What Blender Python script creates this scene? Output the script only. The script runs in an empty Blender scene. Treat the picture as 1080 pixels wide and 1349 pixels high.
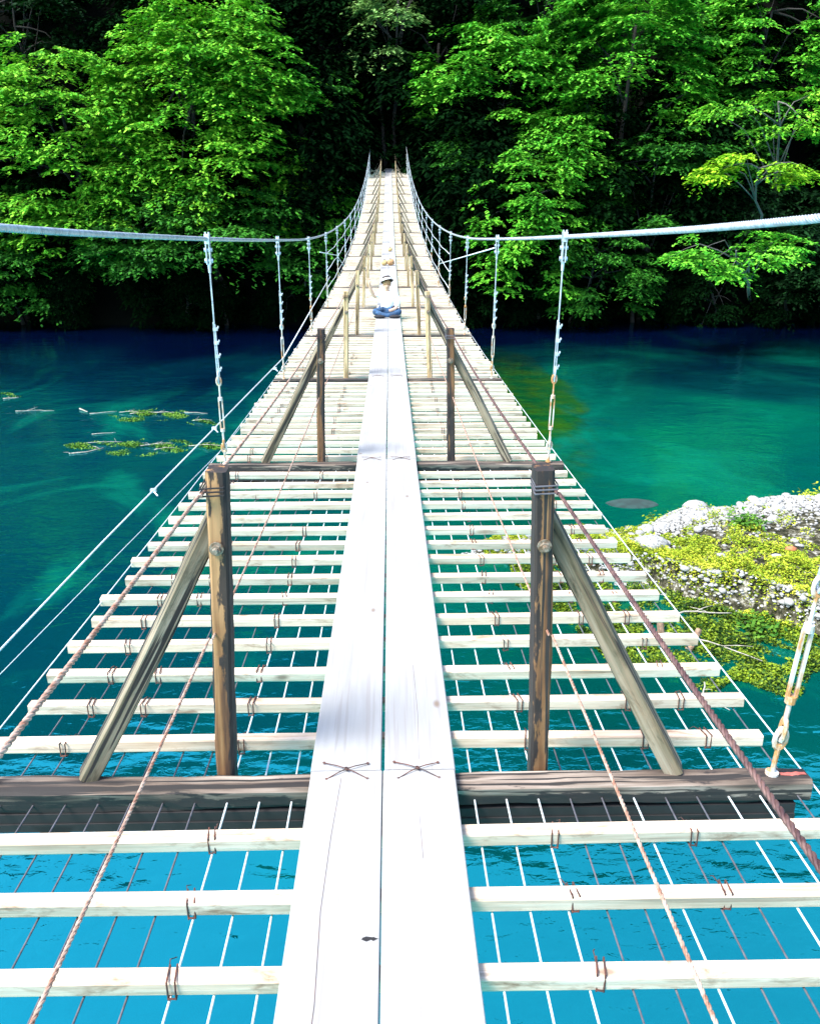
import bpy, math, random
import numpy as np
from mathutils import Vector, Matrix

R = math.radians
sc = bpy.context.scene
col = sc.collection

# ------------------------------------------------------------------ camera
cd = bpy.data.cameras.new('camera')
cam = bpy.data.objects.new('camera', cd)
col.objects.link(cam)
cam.location = (0.034, 0.0, 9.6)
cam.rotation_euler = (R(90 - 20.2), 0, R(-1.28))
cd.sensor_fit = 'HORIZONTAL'
cd.sensor_width = 36.0
cd.lens = 36.0 * 1165 / 1080
cd.clip_start = 0.05
cd.clip_end = 3000
sc.camera = cam

# ------------------------------------------------------------------ sky, sun, exposure
SUN_EL, SUN_AZ = 56.0, -118.0          # azimuth from +Y, negative = towards the left
w = bpy.data.worlds.new('World')
sc.world = w
w.use_nodes = True
wn = w.node_tree
wn.nodes.clear()
sky = wn.nodes.new('ShaderNodeTexSky')
sky.sky_type = 'NISHITA'
sky.sun_disc = False
sky.sun_elevation = R(SUN_EL)
sky.sun_rotation = R(SUN_AZ)
sky.air_density = 1.0
sky.dust_density = 0.6
bg = wn.nodes.new('ShaderNodeBackground')
bg.inputs['Strength'].default_value = 0.07
wo = wn.nodes.new('ShaderNodeOutputWorld')
wn.links.new(sky.outputs[0], bg.inputs[0])
wn.links.new(bg.outputs[0], wo.inputs[0])
sd = bpy.data.lights.new('sun', 'SUN')
sd.energy = 1.5
sd.angle = R(24)
sd.color = (1.0, 0.965, 0.9)
sun = bpy.data.objects.new('sun', sd)
col.objects.link(sun)
dv = Vector((math.sin(R(SUN_AZ)) * math.cos(R(SUN_EL)), math.cos(R(SUN_AZ)) * math.cos(R(SUN_EL)), math.sin(R(SUN_EL))))
sun.rotation_euler = dv.to_track_quat('Z', 'Y').to_euler()
sun.location = (0, 0, 60)
sc.view_settings.view_transform = 'Standard'
sc.view_settings.look = 'None'
sc.view_settings.exposure = 3.2
sc.view_settings.gamma = 1.0
sc.view_settings.use_curve_mapping = False
sc.cycles.max_bounces = 6
sc.cycles.diffuse_bounces = 3
sc.cycles.glossy_bounces = 3
sc.cycles.transmission_bounces = 3
sc.cycles.transparent_max_bounces = 4

# ------------------------------------------------------------------ node helpers
def nd(nt, typ, props=None, **ins):
    n = nt.nodes.new('ShaderNode' + typ)
    for k, v in (props or {}).items():
        setattr(n, k, v)
    for k, v in ins.items():
        key = int(k[1:]) if k[0] == 'i' and k[1:].isdigit() else k.replace('_', ' ')
        s = n.inputs[key]
        if isinstance(v, bpy.types.NodeSocket):
            nt.links.new(v, s)
        else:
            s.default_value = v
    return n

def new_mat(name):
    m = bpy.data.materials.new(name)
    m.use_nodes = True
    nt = m.node_tree
    nt.nodes.clear()
    out = nt.nodes.new('ShaderNodeOutputMaterial')
    p = nt.nodes.new('ShaderNodeBsdfPrincipled')
    nt.links.new(p.outputs[0], out.inputs[0])
    return m, nt, p, out

def C4(c):
    return (c[0], c[1], c[2], 1.0)

def ramp(nt, fac, stops):
    r = nt.nodes.new('ShaderNodeValToRGB')
    nt.links.new(fac, r.inputs[0])
    e = r.color_ramp.elements
    while len(e) < len(stops):
        e.new(0.5)
    for el, (p, c) in zip(e, stops):
        el.position = p
        el.color = C4(c) if not isinstance(c, (int, float)) else (c, c, c, 1)
    return r.outputs[0]

def mix(nt, fac, a, b, mode='MIX'):
    m = nt.nodes.new('ShaderNodeMix')
    m.data_type = 'RGBA'
    m.blend_type = mode
    for idx, v in ((0, fac), (6, a), (7, b)):
        if isinstance(v, bpy.types.NodeSocket):
            nt.links.new(v, m.inputs[idx])
        else:
            m.inputs[idx].default_value = v if idx == 0 else C4(v)
    return m.outputs[2]

def math_(nt, op, a, b=0.0, c=0.0, clamp=False):
    m = nt.nodes.new('ShaderNodeMath')
    m.operation = op
    m.use_clamp = clamp
    for i, v in enumerate((a, b, c)):
        if isinstance(v, bpy.types.NodeSocket):
            nt.links.new(v, m.inputs[i])
        else:
            m.inputs[i].default_value = v
    return m.outputs[0]

def local_vec(nt, scale, rnd=37.0):
    """object coordinates stretched, shifted by the object's random number"""
    tc = nt.nodes.new('ShaderNodeTexCoord')
    oi = nt.nodes.new('ShaderNodeObjectInfo')
    sh = math_(nt, 'MULTIPLY', oi.outputs['Random'], rnd)
    va = nd(nt, 'VectorMath', {'operation': 'ADD'})
    nt.links.new(tc.outputs['Object'], va.inputs[0])
    nt.links.new(sh, va.inputs[1])
    mp = nt.nodes.new('ShaderNodeMapping')
    mp.inputs['Scale'].default_value = scale
    nt.links.new(va.outputs[0], mp.inputs[0])
    return mp.outputs[0], oi.outputs['Random'], tc.outputs['Object']

def noise(nt, vec, scale=1.0, detail=4.0, rough=0.55, dist=0.0):
    n = nd(nt, 'TexNoise', None, Scale=scale, Detail=detail, Roughness=rough, Distortion=dist)
    nt.links.new(vec, n.inputs['Vector'])
    return n.outputs[0]

def bump(nt, p, h, strength=0.4, distance=0.004):
    b = nd(nt, 'Bump', None, Strength=strength, Distance=distance, Height=h)
    nt.links.new(b.outputs[0], p.inputs['Normal'])

# ------------------------------------------------------------------ materials
def wood(name, axis, stops, crack=0.5, rough=0.75, knots=True, tint=0.12, grain=1.0, crack_col=(0.012, 0.009, 0.007), bmp=0.5, stain=False, blotch=0.0, blotch_col=(0.16, 0.075, 0.03)):
    m, nt, p, out = new_mat(name)
    sc3 = [38 * grain, 38 * grain, 38 * grain]
    sc3[axis] = 1.6
    v, rnd, raw = local_vec(nt, sc3)
    n1 = noise(nt, v, 1.0, 6.0, 0.6, 0.3)
    sc4 = [7.0, 7.0, 7.0]
    sc4[axis] = 1.3
    v2, _, _ = local_vec(nt, sc4, 91.0)
    n2 = noise(nt, v2, 1.0, 3.0, 0.6)
    f = math_(nt, 'ADD', math_(nt, 'MULTIPLY', n1, 0.45), math_(nt, 'MULTIPLY', n2, 0.55))
    c = ramp(nt, f, stops)
    if blotch:
        sc7 = [16.0, 16.0, 16.0]
        sc7[axis] = 5.0
        v7, _, _ = local_vec(nt, sc7, 29.0)
        n7 = noise(nt, v7, 1.0, 5.0, 0.7, 0.5)
        c = mix(nt, ramp(nt, n7, [(0.54, 0.0), (0.70, blotch)]), c, blotch_col)
        sc8 = [120.0, 120.0, 120.0]
        sc8[axis] = 6.0
        v8, _, _ = local_vec(nt, sc8, 13.0)
        c = mix(nt, ramp(nt, noise(nt, v8, 1.0, 3.0, 0.6), [(0.3, 0.35), (0.55, 0.0)]), c, (0.25, 0.15, 0.09))
    # tint per object
    dark = ramp(nt, rnd, [(0.0, 1.0 - tint), (1.0, 1.0)])
    c = mix(nt, 1.0, c, dark, 'MULTIPLY')
    # fine cracks that run with the grain
    sc5 = [60.0, 60.0, 60.0]
    sc5[axis] = 0.9
    v3, _, _ = local_vec(nt, sc5, 17.0)
    n3 = noise(nt, v3, 1.0, 2.0, 0.5)
    ck = ramp(nt, n3, [(0.29 + 0.12 * crack, crack), (0.33 + 0.12 * crack, 0.0)])
    c = mix(nt, ck, c, crack_col)
    if stain:
        # black weathering along one long edge and on the head, with a ragged border
        sv = nt.nodes.new('ShaderNodeSeparateXYZ')
        nt.links.new(raw, sv.inputs[0])
        v5, _, _ = local_vec(nt, (26, 26, 5.0) if stain is True else (6, 26, 30), 71.0)
        n5 = noise(nt, v5, 1.0, 5.0, 0.7)
        e = math_(nt, 'ADD', math_(nt, 'MULTIPLY', sv.outputs[0 if stain is True else 2], 16.0 if stain is True else -11.0, 0.0), math_(nt, 'MULTIPLY', math_(nt, 'SUBTRACT', n5, 0.5), 2.2))
        e = e if stain is True else math_(nt, 'ADD', e, 0.10)
        hd = math_(nt, 'MULTIPLY', n5, 0.0) if stain is not True else math_(nt, 'MULTIPLY', math_(nt, 'ADD', sv.outputs[2], -1.12), 3.0)
        e = math_(nt, 'MAXIMUM', e, math_(nt, 'ADD', hd, math_(nt, 'MULTIPLY', math_(nt, 'SUBTRACT', n5, 0.5), 2.0))) if stain is True else e
        c = mix(nt, ramp(nt, e, [(0.13, 0.0), (0.24, 0.95)] if stain is True else [(0.0, 0.0), (0.16, 0.95)]), c, (0.006, 0.004, 0.004))
    if knots:
        sc6 = [5.0, 5.0, 5.0]
        sc6[axis] = 2.2
        v4, _, _ = local_vec(nt, sc6, 53.0)
        vo = nd(nt, 'TexVoronoi', None, Scale=1.0)
        nt.links.new(v4, vo.inputs['Vector'])
        kn = ramp(nt, vo.outputs['Distance'], [(0.03, 0.8), (0.085, 0.0)])
        c = mix(nt, kn, c, (0.12, 0.075, 0.045))
    nt.links.new(c, p.inputs['Base Color'])
    p.inputs['Roughness'].default_value = rough
    bump(nt, p, n1, bmp, 0.004)
    return m

M = {}
M['plank'] = wood('bleached_plank_wood', 1, [(0.25, (0.195, 0.182, 0.17)), (0.40, (0.228, 0.221, 0.212)), (0.6, (0.27, 0.264, 0.255))], 0.6, 0.7, True, 0.06, crack_col=(0.2, 0.18, 0.17), bmp=0.3)
M['slat'] = wood('pale_slat_wood', 0, [(0.30, (0.25, 0.15, 0.09)), (0.42, (0.48, 0.355, 0.25)), (0.60, (0.61, 0.49, 0.38))], 0.35, 0.75, True, 0.22, crack_col=(0.07, 0.04, 0.025), blotch=0.8)
M['beam'] = wood('weathered_beam_wood', 0, [(0.40, (0.005, 0.003, 0.003)), (0.46, (0.022, 0.014, 0.010)), (0.51, (0.10, 0.07, 0.05)), (0.56, (0.17, 0.13, 0.10)), (0.66, (0.34, 0.28, 0.23))], 1.3, 0.85, False, 0.2, 0.7, stain=2)
M['post'] = wood('brown_post_wood', 2, [(0.36, (0.010, 0.005, 0.002)), (0.43, (0.06, 0.024, 0.008)), (0.50, (0.16, 0.072, 0.022)), (0.62, (0.31, 0.17, 0.07))], 1.0, 0.8, False, 0.25, 0.9, stain=True)
M['post_pale'] = wood('golden_post_wood', 2, [(0.34, (0.05, 0.03, 0.012)), (0.43, (0.22, 0.14, 0.06)), (0.52, (0.40, 0.28, 0.14)), (0.66, (0.55, 0.44, 0.27))], 0.9, 0.8, False, 0.3, 0.8)
M['brace'] = wood('mossy_brace_wood', 2, [(0.37, (0.010, 0.009, 0.005)), (0.43, (0.08, 0.066, 0.034)), (0.50, (0.15, 0.125, 0.08)), (0.62, (0.27, 0.23, 0.165))], 1.15, 0.9, False, 0.2, 1.1, blotch=1.0, blotch_col=(0.030, 0.030, 0.014))
M['drift'] = wood('driftwood', 2, [(0.3, (0.10, 0.085, 0.06)), (0.6, (0.34, 0.31, 0.26))], 0.4, 0.9, False)
M['bark'] = wood('bark', 2, [(0.3, (0.006, 0.005, 0.004)), (0.6, (0.022, 0.018, 0.015))], 0.7, 0.95, False)
M['pale_bark'] = wood('pale_bark', 2, [(0.3, (0.02, 0.018, 0.015)), (0.6, (0.12, 0.11, 0.095))], 0.4, 0.9, False)

def plain(name, c, rough=0.5, metal=0.0, var=0.3, scale=30.0, c2=None, lo=0.4, hi=0.62, bmp=0.0):
    m, nt, p, out = new_mat(name)
    v, rnd, raw = local_vec(nt, (1, 1, 1))
    n = noise(nt, v, scale, 4.0, 0.6)
    b = c2 if c2 else tuple(x * (1 - var) for x in c)
    cc = ramp(nt, n, [(lo, c), (hi, b)])
    nt.links.new(cc, p.inputs['Base Color'])
    p.inputs['Roughness'].default_value = rough
    p.inputs['Metallic'].default_value = metal
    if bmp:
        bump(nt, p, n, bmp, 0.01)
    return m

M['galv'] = plain('galvanised_steel', (0.55, 0.6, 0.64), 0.38, 0.55, 0.35)
M['wire'] = plain('white_steel_wire', (0.62, 0.66, 0.67), 0.45, 0.25, 0.2)
M['darkwire'] = plain('dark_steel_wire', (0.11, 0.105, 0.12), 0.5, 0.3, 0.4)
M['tie'] = plain('rusty_tie_wire', (0.035, 0.02, 0.018), 0.7, 0.2, 0.5, c2=(0.11, 0.035, 0.02))
M['rust'] = plain('rusty_fitting', (0.5, 0.47, 0.42), 0.6, 0.3, 0.3, 14.0, c2=(0.42, 0.20, 0.07), lo=0.45, hi=0.58)
M['copper'] = plain('copper_brown_rope', (0.22, 0.105, 0.065), 0.6, 0.2, 0.4, 40.0, c2=(0.38, 0.28, 0.22))
M['mauve'] = plain('dark_mauve_rope', (0.05, 0.022, 0.022), 0.6, 0.2, 0.4, 40.0, c2=(0.12, 0.065, 0.055))
M['bolt'] = plain('dull_bolt_steel', (0.20, 0.17, 0.13), 0.6, 0.3, 0.4, 60.0, c2=(0.10, 0.06, 0.03))
M['paint_red'] = plain('flaking_red_paint', (0.34, 0.08, 0.06), 0.8, 0.0, 0.4)
M['steel_dark'] = plain('black_steel', (0.006, 0.005, 0.006), 0.85, 0.0, 0.5, 12.0)
M['skin'] = plain('skin', (0.55, 0.33, 0.22), 0.5, 0, 0.05)
M['white_cloth'] = plain('white_cloth', (0.80, 0.84, 0.86), 0.9, 0, 0.06, 8.0)
M['jeans'] = plain('blue_denim', (0.025, 0.075, 0.16), 0.9, 0, 0.6, 12.0)
M['black_cloth'] = plain('black_cloth', (0.012, 0.012, 0.016), 0.9, 0, 0.3)
M['hat'] = plain('dark_brown_straw', (0.022, 0.011, 0.008), 0.9, 0, 0.4, 60)
M['hat_band'] = plain('pale_hat_band', (0.75, 0.72, 0.68), 0.9, 0, 0.1)
M['brown_hair'] = plain('light_brown_hair', (0.36, 0.20, 0.085), 0.8, 0, 0.3, 30)
M['tan_hair'] = plain('tan_straw', (0.46, 0.32, 0.13), 0.8, 0, 0.3, 30)
M['shoe'] = plain('shoe', (0.6, 0.6, 0.6), 0.7, 0, 0.2)
M['stone'] = plain('river_stone', (0.30, 0.295, 0.28), 0.9, 0, 0.3, 6.0, c2=(0.07, 0.066, 0.058), lo=0.40, hi=0.7, bmp=0.6)
M['dark_stone'] = plain('wet_stone', (0.01, 0.035, 0.03), 0.95, 0, 0.5, 3.0)
M['red_stone'] = plain('rust_red_stone', (0.40, 0.13, 0.05), 0.9, 0, 0.4, 3.0)
M['tower'] = plain('dark_tower_timber', (0.03, 0.022, 0.018), 0.9, 0, 0.5, 5.0)

def leaf_mat(name, a, b, trans=0.22, dark=0.4, spec=0.15, nsc=0.45):
    """leaf colour varies from leaf to leaf and in slow patches; light passes through the leaf"""
    m, nt, p, out = new_mat(name)
    g = nt.nodes.new('ShaderNodeNewGeometry')
    n = noise(nt, g.outputs['Position'], nsc, 3.0, 0.55)
    f = math_(nt, 'ADD', math_(nt, 'MULTIPLY', g.outputs['Random Per Island'], 0.40), math_(nt, 'MULTIPLY', n, 0.80), clamp=True)
    c = ramp(nt, f, [(0.32, tuple(x * dark for x in a)), (0.5, a), (0.85, b)])
    nt.links.new(c, p.inputs['Base Color'])
    p.inputs['Roughness'].default_value = 0.6
    p.inputs['Specular IOR Level'].default_value = spec
    t = nt.nodes.new('ShaderNodeBsdfTranslucent')
    nt.links.new(c, t.inputs[0])
    mx = nt.nodes.new('ShaderNodeMixShader')
    mx.inputs[0].default_value = trans
    nt.links.new(p.outputs[0], mx.inputs[1])
    nt.links.new(t.outputs[0], mx.inputs[2])
    nt.links.new(mx.outputs[0], out.inputs[0])
    return m

M['leaf_lime'] = leaf_mat('lime_leaves', (0.055, 0.28, 0.012), (0.25, 0.54, 0.035))
M['leaf_green'] = leaf_mat('green_leaves', (0.010, 0.080, 0.007), (0.045, 0.20, 0.014))
M['leaf_fresh'] = leaf_mat('fresh_green_leaves', (0.040, 0.25, 0.012), (0.18, 0.50, 0.035))
M['leaf_pale'] = leaf_mat('pale_leaves', (0.12, 0.26, 0.06), (0.22, 0.36, 0.10))
M['leaf_yellow'] = leaf_mat('yellow_green_leaves', (0.12, 0.34, 0.008), (0.32, 0.52, 0.02))
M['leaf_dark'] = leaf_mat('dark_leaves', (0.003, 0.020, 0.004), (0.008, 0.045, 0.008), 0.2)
M['leaf_deep'] = leaf_mat('deep_shade_leaves', (0.0012, 0.006, 0.002), (0.003, 0.014, 0.003), 0.1, 0.55, 0.0)  # near-black leaf colour stands in for the forest shade
M['moss'] = leaf_mat('yellow_moss', (0.16, 0.25, 0.010), (0.46, 0.46, 0.04), 0.25, 0.3, nsc=1.6)
M['weed'] = leaf_mat('water_weed', (0.016, 0.055, 0.005), (0.22, 0.30, 0.015), 0.2, 0.10, nsc=1.3)

def ground_mat(name, stops, scale, bmp=0.6):
    m, nt, p, out = new_mat(name)
    g = nt.nodes.new('ShaderNodeNewGeometry')
    n = noise(nt, g.outputs['Position'], scale, 8.0, 0.65)
    nt.links.new(ramp(nt, n, stops), p.inputs['Base Color'])
    p.inputs['Roughness'].default_value = 0.95
    p.inputs['Specular IOR Level'].default_value = 0.05
    bump(nt, p, n, bmp, 0.15)
    return m
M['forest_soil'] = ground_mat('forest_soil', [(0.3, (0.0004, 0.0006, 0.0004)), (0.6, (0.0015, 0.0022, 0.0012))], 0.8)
M['bar_ground'] = ground_mat('gravel_ground', [(0.42, (0.012, 0.013, 0.007)), (0.54, (0.06, 0.055, 0.035)), (0.66, (0.34, 0.33, 0.28))], 5.0)

def water_mat():
    m, nt, p, out = new_mat('turquoise_river_water')
    g = nt.nodes.new('ShaderNodeNewGeometry')
    pos = g.outputs['Position']
    sx = nt.nodes.new('ShaderNodeSeparateXYZ')
    nt.links.new(pos, sx.inputs[0])
    x, y = sx.outputs[0], sx.outputs[1]
    def mapr(v, a, b, c=0.0, d=1.0):
        mr = nd(nt, 'MapRange', {'interpolation_type': 'SMOOTHSTEP'}, i1=a, i2=b, i3=c, i4=d)
        nt.links.new(v, mr.inputs[0])
        return mr.outputs[0]
    big = noise(nt, pos, 0.07, 4.0, 0.6, 1.2)
    mp = nt.nodes.new('ShaderNodeMapping')
    mp.inputs['Scale'].default_value = (0.16, 0.10, 1)
    nt.links.new(pos, mp.inputs[0])
    wisp = noise(nt, mp.outputs[0], 1.0, 7.0, 0.62, 1.6)
    # river bed seen through the water: blue pool on the left, green pool on the right
    c = mix(nt, mapr(x, -9, 6), W_LEFT, W_RIGHT)
    c = mix(nt, ramp(nt, big, [(0.38, 0.0), (0.6, 0.55)]), c, W_DEEP)
    c = mix(nt, ramp(nt, wisp, [(0.52, 0.0), (0.72, 0.75)]), c, W_SILT)
    # shallow algae shoal beside the bridge
    ex = math_(nt, 'DIVIDE', math_(nt, 'SUBTRACT', x, 5.6), 3.6)
    ey = math_(nt, 'DIVIDE', math_(nt, 'SUBTRACT', y, 43.0), 14.0)
    rr = math_(nt, 'ADD', math_(nt, 'MULTIPLY', ex, ex), math_(nt, 'MULTIPLY', ey, ey))
    rr = math_(nt, 'ADD', rr, math_(nt, 'MULTIPLY', math_(nt, 'SUBTRACT', wisp, 0.5), 3.2))
    c = mix(nt, mapr(rr, 0.35, 1.3, 0.97, 0.0), c, mix(nt, ramp(nt, noise(nt, pos, 0.8, 4, 0.6), [(0.4, 0.0), (0.6, 1.0)]), (0.002, 0.050, 0.010), (0.016, 0.062, 0.003)))
    # shade and dark forest reflection by the far bank, painted into the water colour
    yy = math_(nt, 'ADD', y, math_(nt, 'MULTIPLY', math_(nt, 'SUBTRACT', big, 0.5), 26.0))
    c = mix(nt, mapr(yy, 34, 60, 0.0, 1.0), c, W_FAR_SHADE)
    # near pool a little bluer
    c = mix(nt, mapr(y, 9, 24, 0.7, 0.0), c, W_NEAR)
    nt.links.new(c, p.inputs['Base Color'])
    p.inputs['Specular Tint'].default_value = (0.05, 0.95, 0.92, 1.0)
    p.inputs['Roughness'].default_value = 0.03
    p.inputs['IOR'].default_value = W_IOR
    mp2 = nt.nodes.new('ShaderNodeMapping')
    mp2.inputs['Scale'].default_value = (0.55, 1.0, 1)
    nt.links.new(pos, mp2.inputs[0])
    h1 = noise(nt, mp2.outputs[0], 1.1, 2.0, 0.5, 0.4)
    h2 = noise(nt, mp2.outputs[0], 5.5, 3.0, 0.55, 0.6)
    pat = ramp(nt, noise(nt, pos, 0.10, 2.0, 0.5), [(0.40, 0.25), (0.6, 1.0)])
    h = math_(nt, 'ADD', math_(nt, 'MULTIPLY', h1, 1.0), math_(nt, 'MULTIPLY', math_(nt, 'MULTIPLY', h2, pat), 0.32))
    b = nd(nt, 'Bump', None, Strength=1.0, Distance=0.045, Height=h)
    nt.links.new(b.outputs[0], p.inputs['Normal'])
    return m
W_LEFT, W_RIGHT = (0.0002, 0.028, 0.036), (0.0002, 0.072, 0.042)
W_DEEP, W_SILT = (0.0002, 0.017, 0.038), (0.001, 0.12, 0.075)
W_FAR_SHADE, W_NEAR = (0.0002, 0.0015, 0.010), (0.0002, 0.026, 0.036)
W_IOR = 3.4
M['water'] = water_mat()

# ------------------------------------------------------------------ object helpers
def link(o, parent=None):
    col.objects.link(o)
    if parent is not None:
        o.parent = parent
    return o

def empty(name, loc=(0, 0, 0), parent=None):
    o = bpy.data.objects.new(name, None)
    o.empty_display_size = 0.2
    o.location = loc
    return link(o, parent)

def tag(o, label, cat=None, group=None, kind=None):
    if label: o['label'] = label
    if cat: o['category'] = cat
    if group: o['group'] = group
    if kind: o['kind'] = kind
    return o

def finish(me, mat, smooth=False):
    for mt in (mat if isinstance(mat, (list, tuple)) else [mat]):
        me.materials.append(mt)
    if smooth:
        me.polygons.foreach_set('use_smooth', [True] * len(me.polygons))
    me.update()
    return me

class MB:
    """collects vertices and faces, becomes one mesh"""
    def __init__(s):
        s.v, s.f = [], []
    def add(s, v, f):
        o = len(s.v)
        s.v.extend([tuple(p) for p in v])
        s.f.extend([tuple(i + o for i in q) for q in f])
        return s
    def box(s, c, d, rot=None):
        vs = [Vector((x * d[0] / 2, y * d[1] / 2, z * d[2] / 2)) for x in (-1, 1) for y in (-1, 1) for z in (-1, 1)]
        if rot is not None:
            vs = [rot @ q for q in vs]
        vs = [q + Vector(c) for q in vs]
        return s.add(vs, [(0, 1, 3, 2), (4, 6, 7, 5), (0, 4, 5, 1), (2, 3, 7, 6), (0, 2, 6, 4), (1, 5, 7, 3)])
    def tube(s, pts, rad, n=8, cap=True, closed=False):
        pts = [Vector(p) for p in pts]
        if not hasattr(rad, '__len__'):
            rad = [rad] * len(pts)
        vs, fs = [], []
        u = None
        N = len(pts)
        for i, p in enumerate(pts):
            if closed:
                t = (pts[(i + 1) % N] - pts[i - 1]).normalized()
            else:
                t = (pts[min(i + 1, N - 1)] - pts[max(i - 1, 0)]).normalized()
            if u is None:
                u = t.orthogonal().normalized()
            else:
                u = (u - t * u.dot(t)).normalized()
            b = t.cross(u)
            for k in range(n):
                a = 2 * math.pi * k / n
                vs.append(p + (u * math.cos(a) + b * math.sin(a)) * rad[i])
        for i in range(N if closed else N - 1):
            j = (i + 1) % N
            for k in range(n):
                k2 = (k + 1) % n
                fs.append((i * n + k, i * n + k2, j * n + k2, j * n + k))
        if cap and not closed:
            fs.append(tuple(range(n))[::-1])
            fs.append(tuple((N - 1) * n + k for k in range(n)))
        return s.add(vs, fs)
    def ring(s, c, ax, r, t, n=14, m=6, sq=1.0, up=None):
        ax = Vector(ax).normalized()
        u = (Vector(up) - ax * Vector(up).dot(ax)).normalized() if up else ax.orthogonal().normalized()
        b = ax.cross(u)
        pts = [Vector(c) + (u * math.cos(2 * math.pi * k / n) * sq + b * math.sin(2 * math.pi * k / n)) * r for k in range(n)]
        return s.tube(pts, t, m, closed=True)
    def mesh(s, name, mat, smooth=False):
        me = bpy.data.meshes.new(name)
        me.from_pydata(s.v, [], s.f)
        return finish(me, mat, smooth)
    def obj(s, name, mat, parent=None, smooth=False, loc=(0, 0, 0)):
        o = bpy.data.objects.new(name, s.mesh(name, mat, smooth))
        o.location = loc
        return link(o, parent)

def timber(L, wd, ht, ch=0.005, rings=1, jit=0.0, seed=0, axis=0, centred=True, wav=0.0):
    """a chamfered timber along an axis: (verts, faces); jit roughens it, wav bends it"""
    rg = random.Random(seed)
    a, b = wd / 2, ht / 2
    prof = [(-a + ch, -b), (a - ch, -b), (a, -b + ch), (a, b - ch), (a - ch, b), (-a + ch, b), (-a, b - ch), (-a, -b + ch)]
    vs, fs = [], []
    ph = rg.uniform(0, 6)
    offs = [0.0] * 8
    for i in range(rings + 1):
        t = i / rings
        x = (t - 0.5) * L if centred else t * L
        dx = wav * math.sin(ph + t * 4.1)
        dz = wav * math.cos(ph + t * 3.1)
        for k, (y, z) in enumerate(prof):
            offs[k] = offs[k] * 0.6 + rg.uniform(-jit, jit)
            s = 1 + offs[k] / max(a, b)
            q = (x, y * s + dx, z * s + dz)
            vs.append(q if axis == 0 else ((q[1], q[0], q[2]) if axis == 1 else (q[1], q[2], q[0])))
    for i in range(rings):
        for k in range(8):
            k2 = (k + 1) % 8
            f = (i * 8 + k, i * 8 + k2, (i + 1) * 8 + k2, (i + 1) * 8 + k)
            fs.append(f if axis != 1 else f[::-1])
    e0, e1 = tuple(range(8))[::-1], tuple(rings * 8 + k for k in range(8))
    fs += [e0, e1] if axis != 1 else [e0[::-1], e1[::-1]]
    return vs, fs

def strand_rope(mb, path, Rr, n=6, lay=0.17, step=0.02, sides=5, core=True):
    """a laid rope: n strands wound around the path"""
    P = [Vector(p) for p in path]
    seg = [(P[i + 1] - P[i]).length for i in range(len(P) - 1)]
    tot = sum(seg)
    m = max(4, int(tot / step))
    pts, tan = [], []
    acc, j = 0.0, 0
    for i in range(m + 1):
        s = tot * i / m
        while j < len(seg) - 1 and s > acc + seg[j]:
            acc += seg[j]
            j += 1
        pts.append(P[j].lerp(P[j + 1], min(1, (s - acc) / seg[j])))
    rs = Rr * math.sin(math.pi / n) / (1 + math.sin(math.pi / n)) * 1.12
    for k in range(n):
        q = []
        for i, p in enumerate(pts):
            t = (pts[min(i + 1, m)] - pts[max(i - 1, 0)]).normalized()
            u = Vector((1, 0, 0)) if abs(t.x) < 0.7 else Vector((0, 0, 1))
            u = (u - t * u.dot(t)).normalized()
            b = t.cross(u)
            a = 2 * math.pi * (k / n + tot * i / m / lay)
            q.append(p + (u * math.cos(a) + b * math.sin(a)) * (Rr - rs))
        mb.tube(q, rs, sides)
    if core:
        mb.tube(pts[::3] + [pts[-1]], (Rr - rs) * 0.6, 6)

def quads_mesh(name, cen, U, V, mat):
    """many small leaf quads (diamonds) as one mesh: centre, half axes"""
    n = len(cen)
    vs = np.empty((n, 4, 3), np.float32)
    vs[:, 0] = cen - U
    vs[:, 1] = cen + V - U * 0.1
    vs[:, 2] = cen + U
    vs[:, 3] = cen - V - U * 0.1
    me = bpy.data.meshes.new(name)
    me.vertices.add(n * 4)
    me.vertices.foreach_set('co', vs.ravel())
    me.loops.add(n * 4)
    me.loops.foreach_set('vertex_index', np.arange(n * 4, dtype=np.int32))
    me.polygons.add(n)
    me.polygons.foreach_set('loop_start', np.arange(0, n * 4, 4, dtype=np.int32))
    me.polygons.foreach_set('loop_total', np.full(n, 4, np.int32))
    me.materials.append(mat)
    me.update(calc_edges=True)
    return me

def unit(a):
    return a / np.maximum(np.linalg.norm(a, axis=-1, keepdims=True), 1e-6)

# ------------------------------------------------------------------ setting: water, banks
def h2(x, y):
    return (math.sin(x * .31 + y * .17) + math.sin(x * .11 - y * .23 + 1.7) + .5 * math.sin(x * .9 + 2 * math.sin(y * .4)) + .4 * math.sin(y * .8 + x * .5))

def grid_obj(name, xs, ys, hf, mat, kind='structure'):
    nx, ny = len(xs), len(ys)
    vs = [(x, y, hf(x, y)) for y in ys for x in xs]
    fs = [(j * nx + i, j * nx + i + 1, (j + 1) * nx + i + 1, (j + 1) * nx + i) for j in range(ny - 1) for i in range(nx - 1)]
    o = MB().add(vs, fs).obj(name, mat, smooth=True)
    o['kind'] = kind
    return o

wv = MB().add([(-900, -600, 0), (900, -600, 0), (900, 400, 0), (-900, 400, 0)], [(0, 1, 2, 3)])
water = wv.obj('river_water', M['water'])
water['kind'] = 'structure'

def deck(y):
    return 0.00159 * y * y - 0.0685 * y + 7.953
def dslope(y):
    return 0.00318 * y - 0.0685

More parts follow.
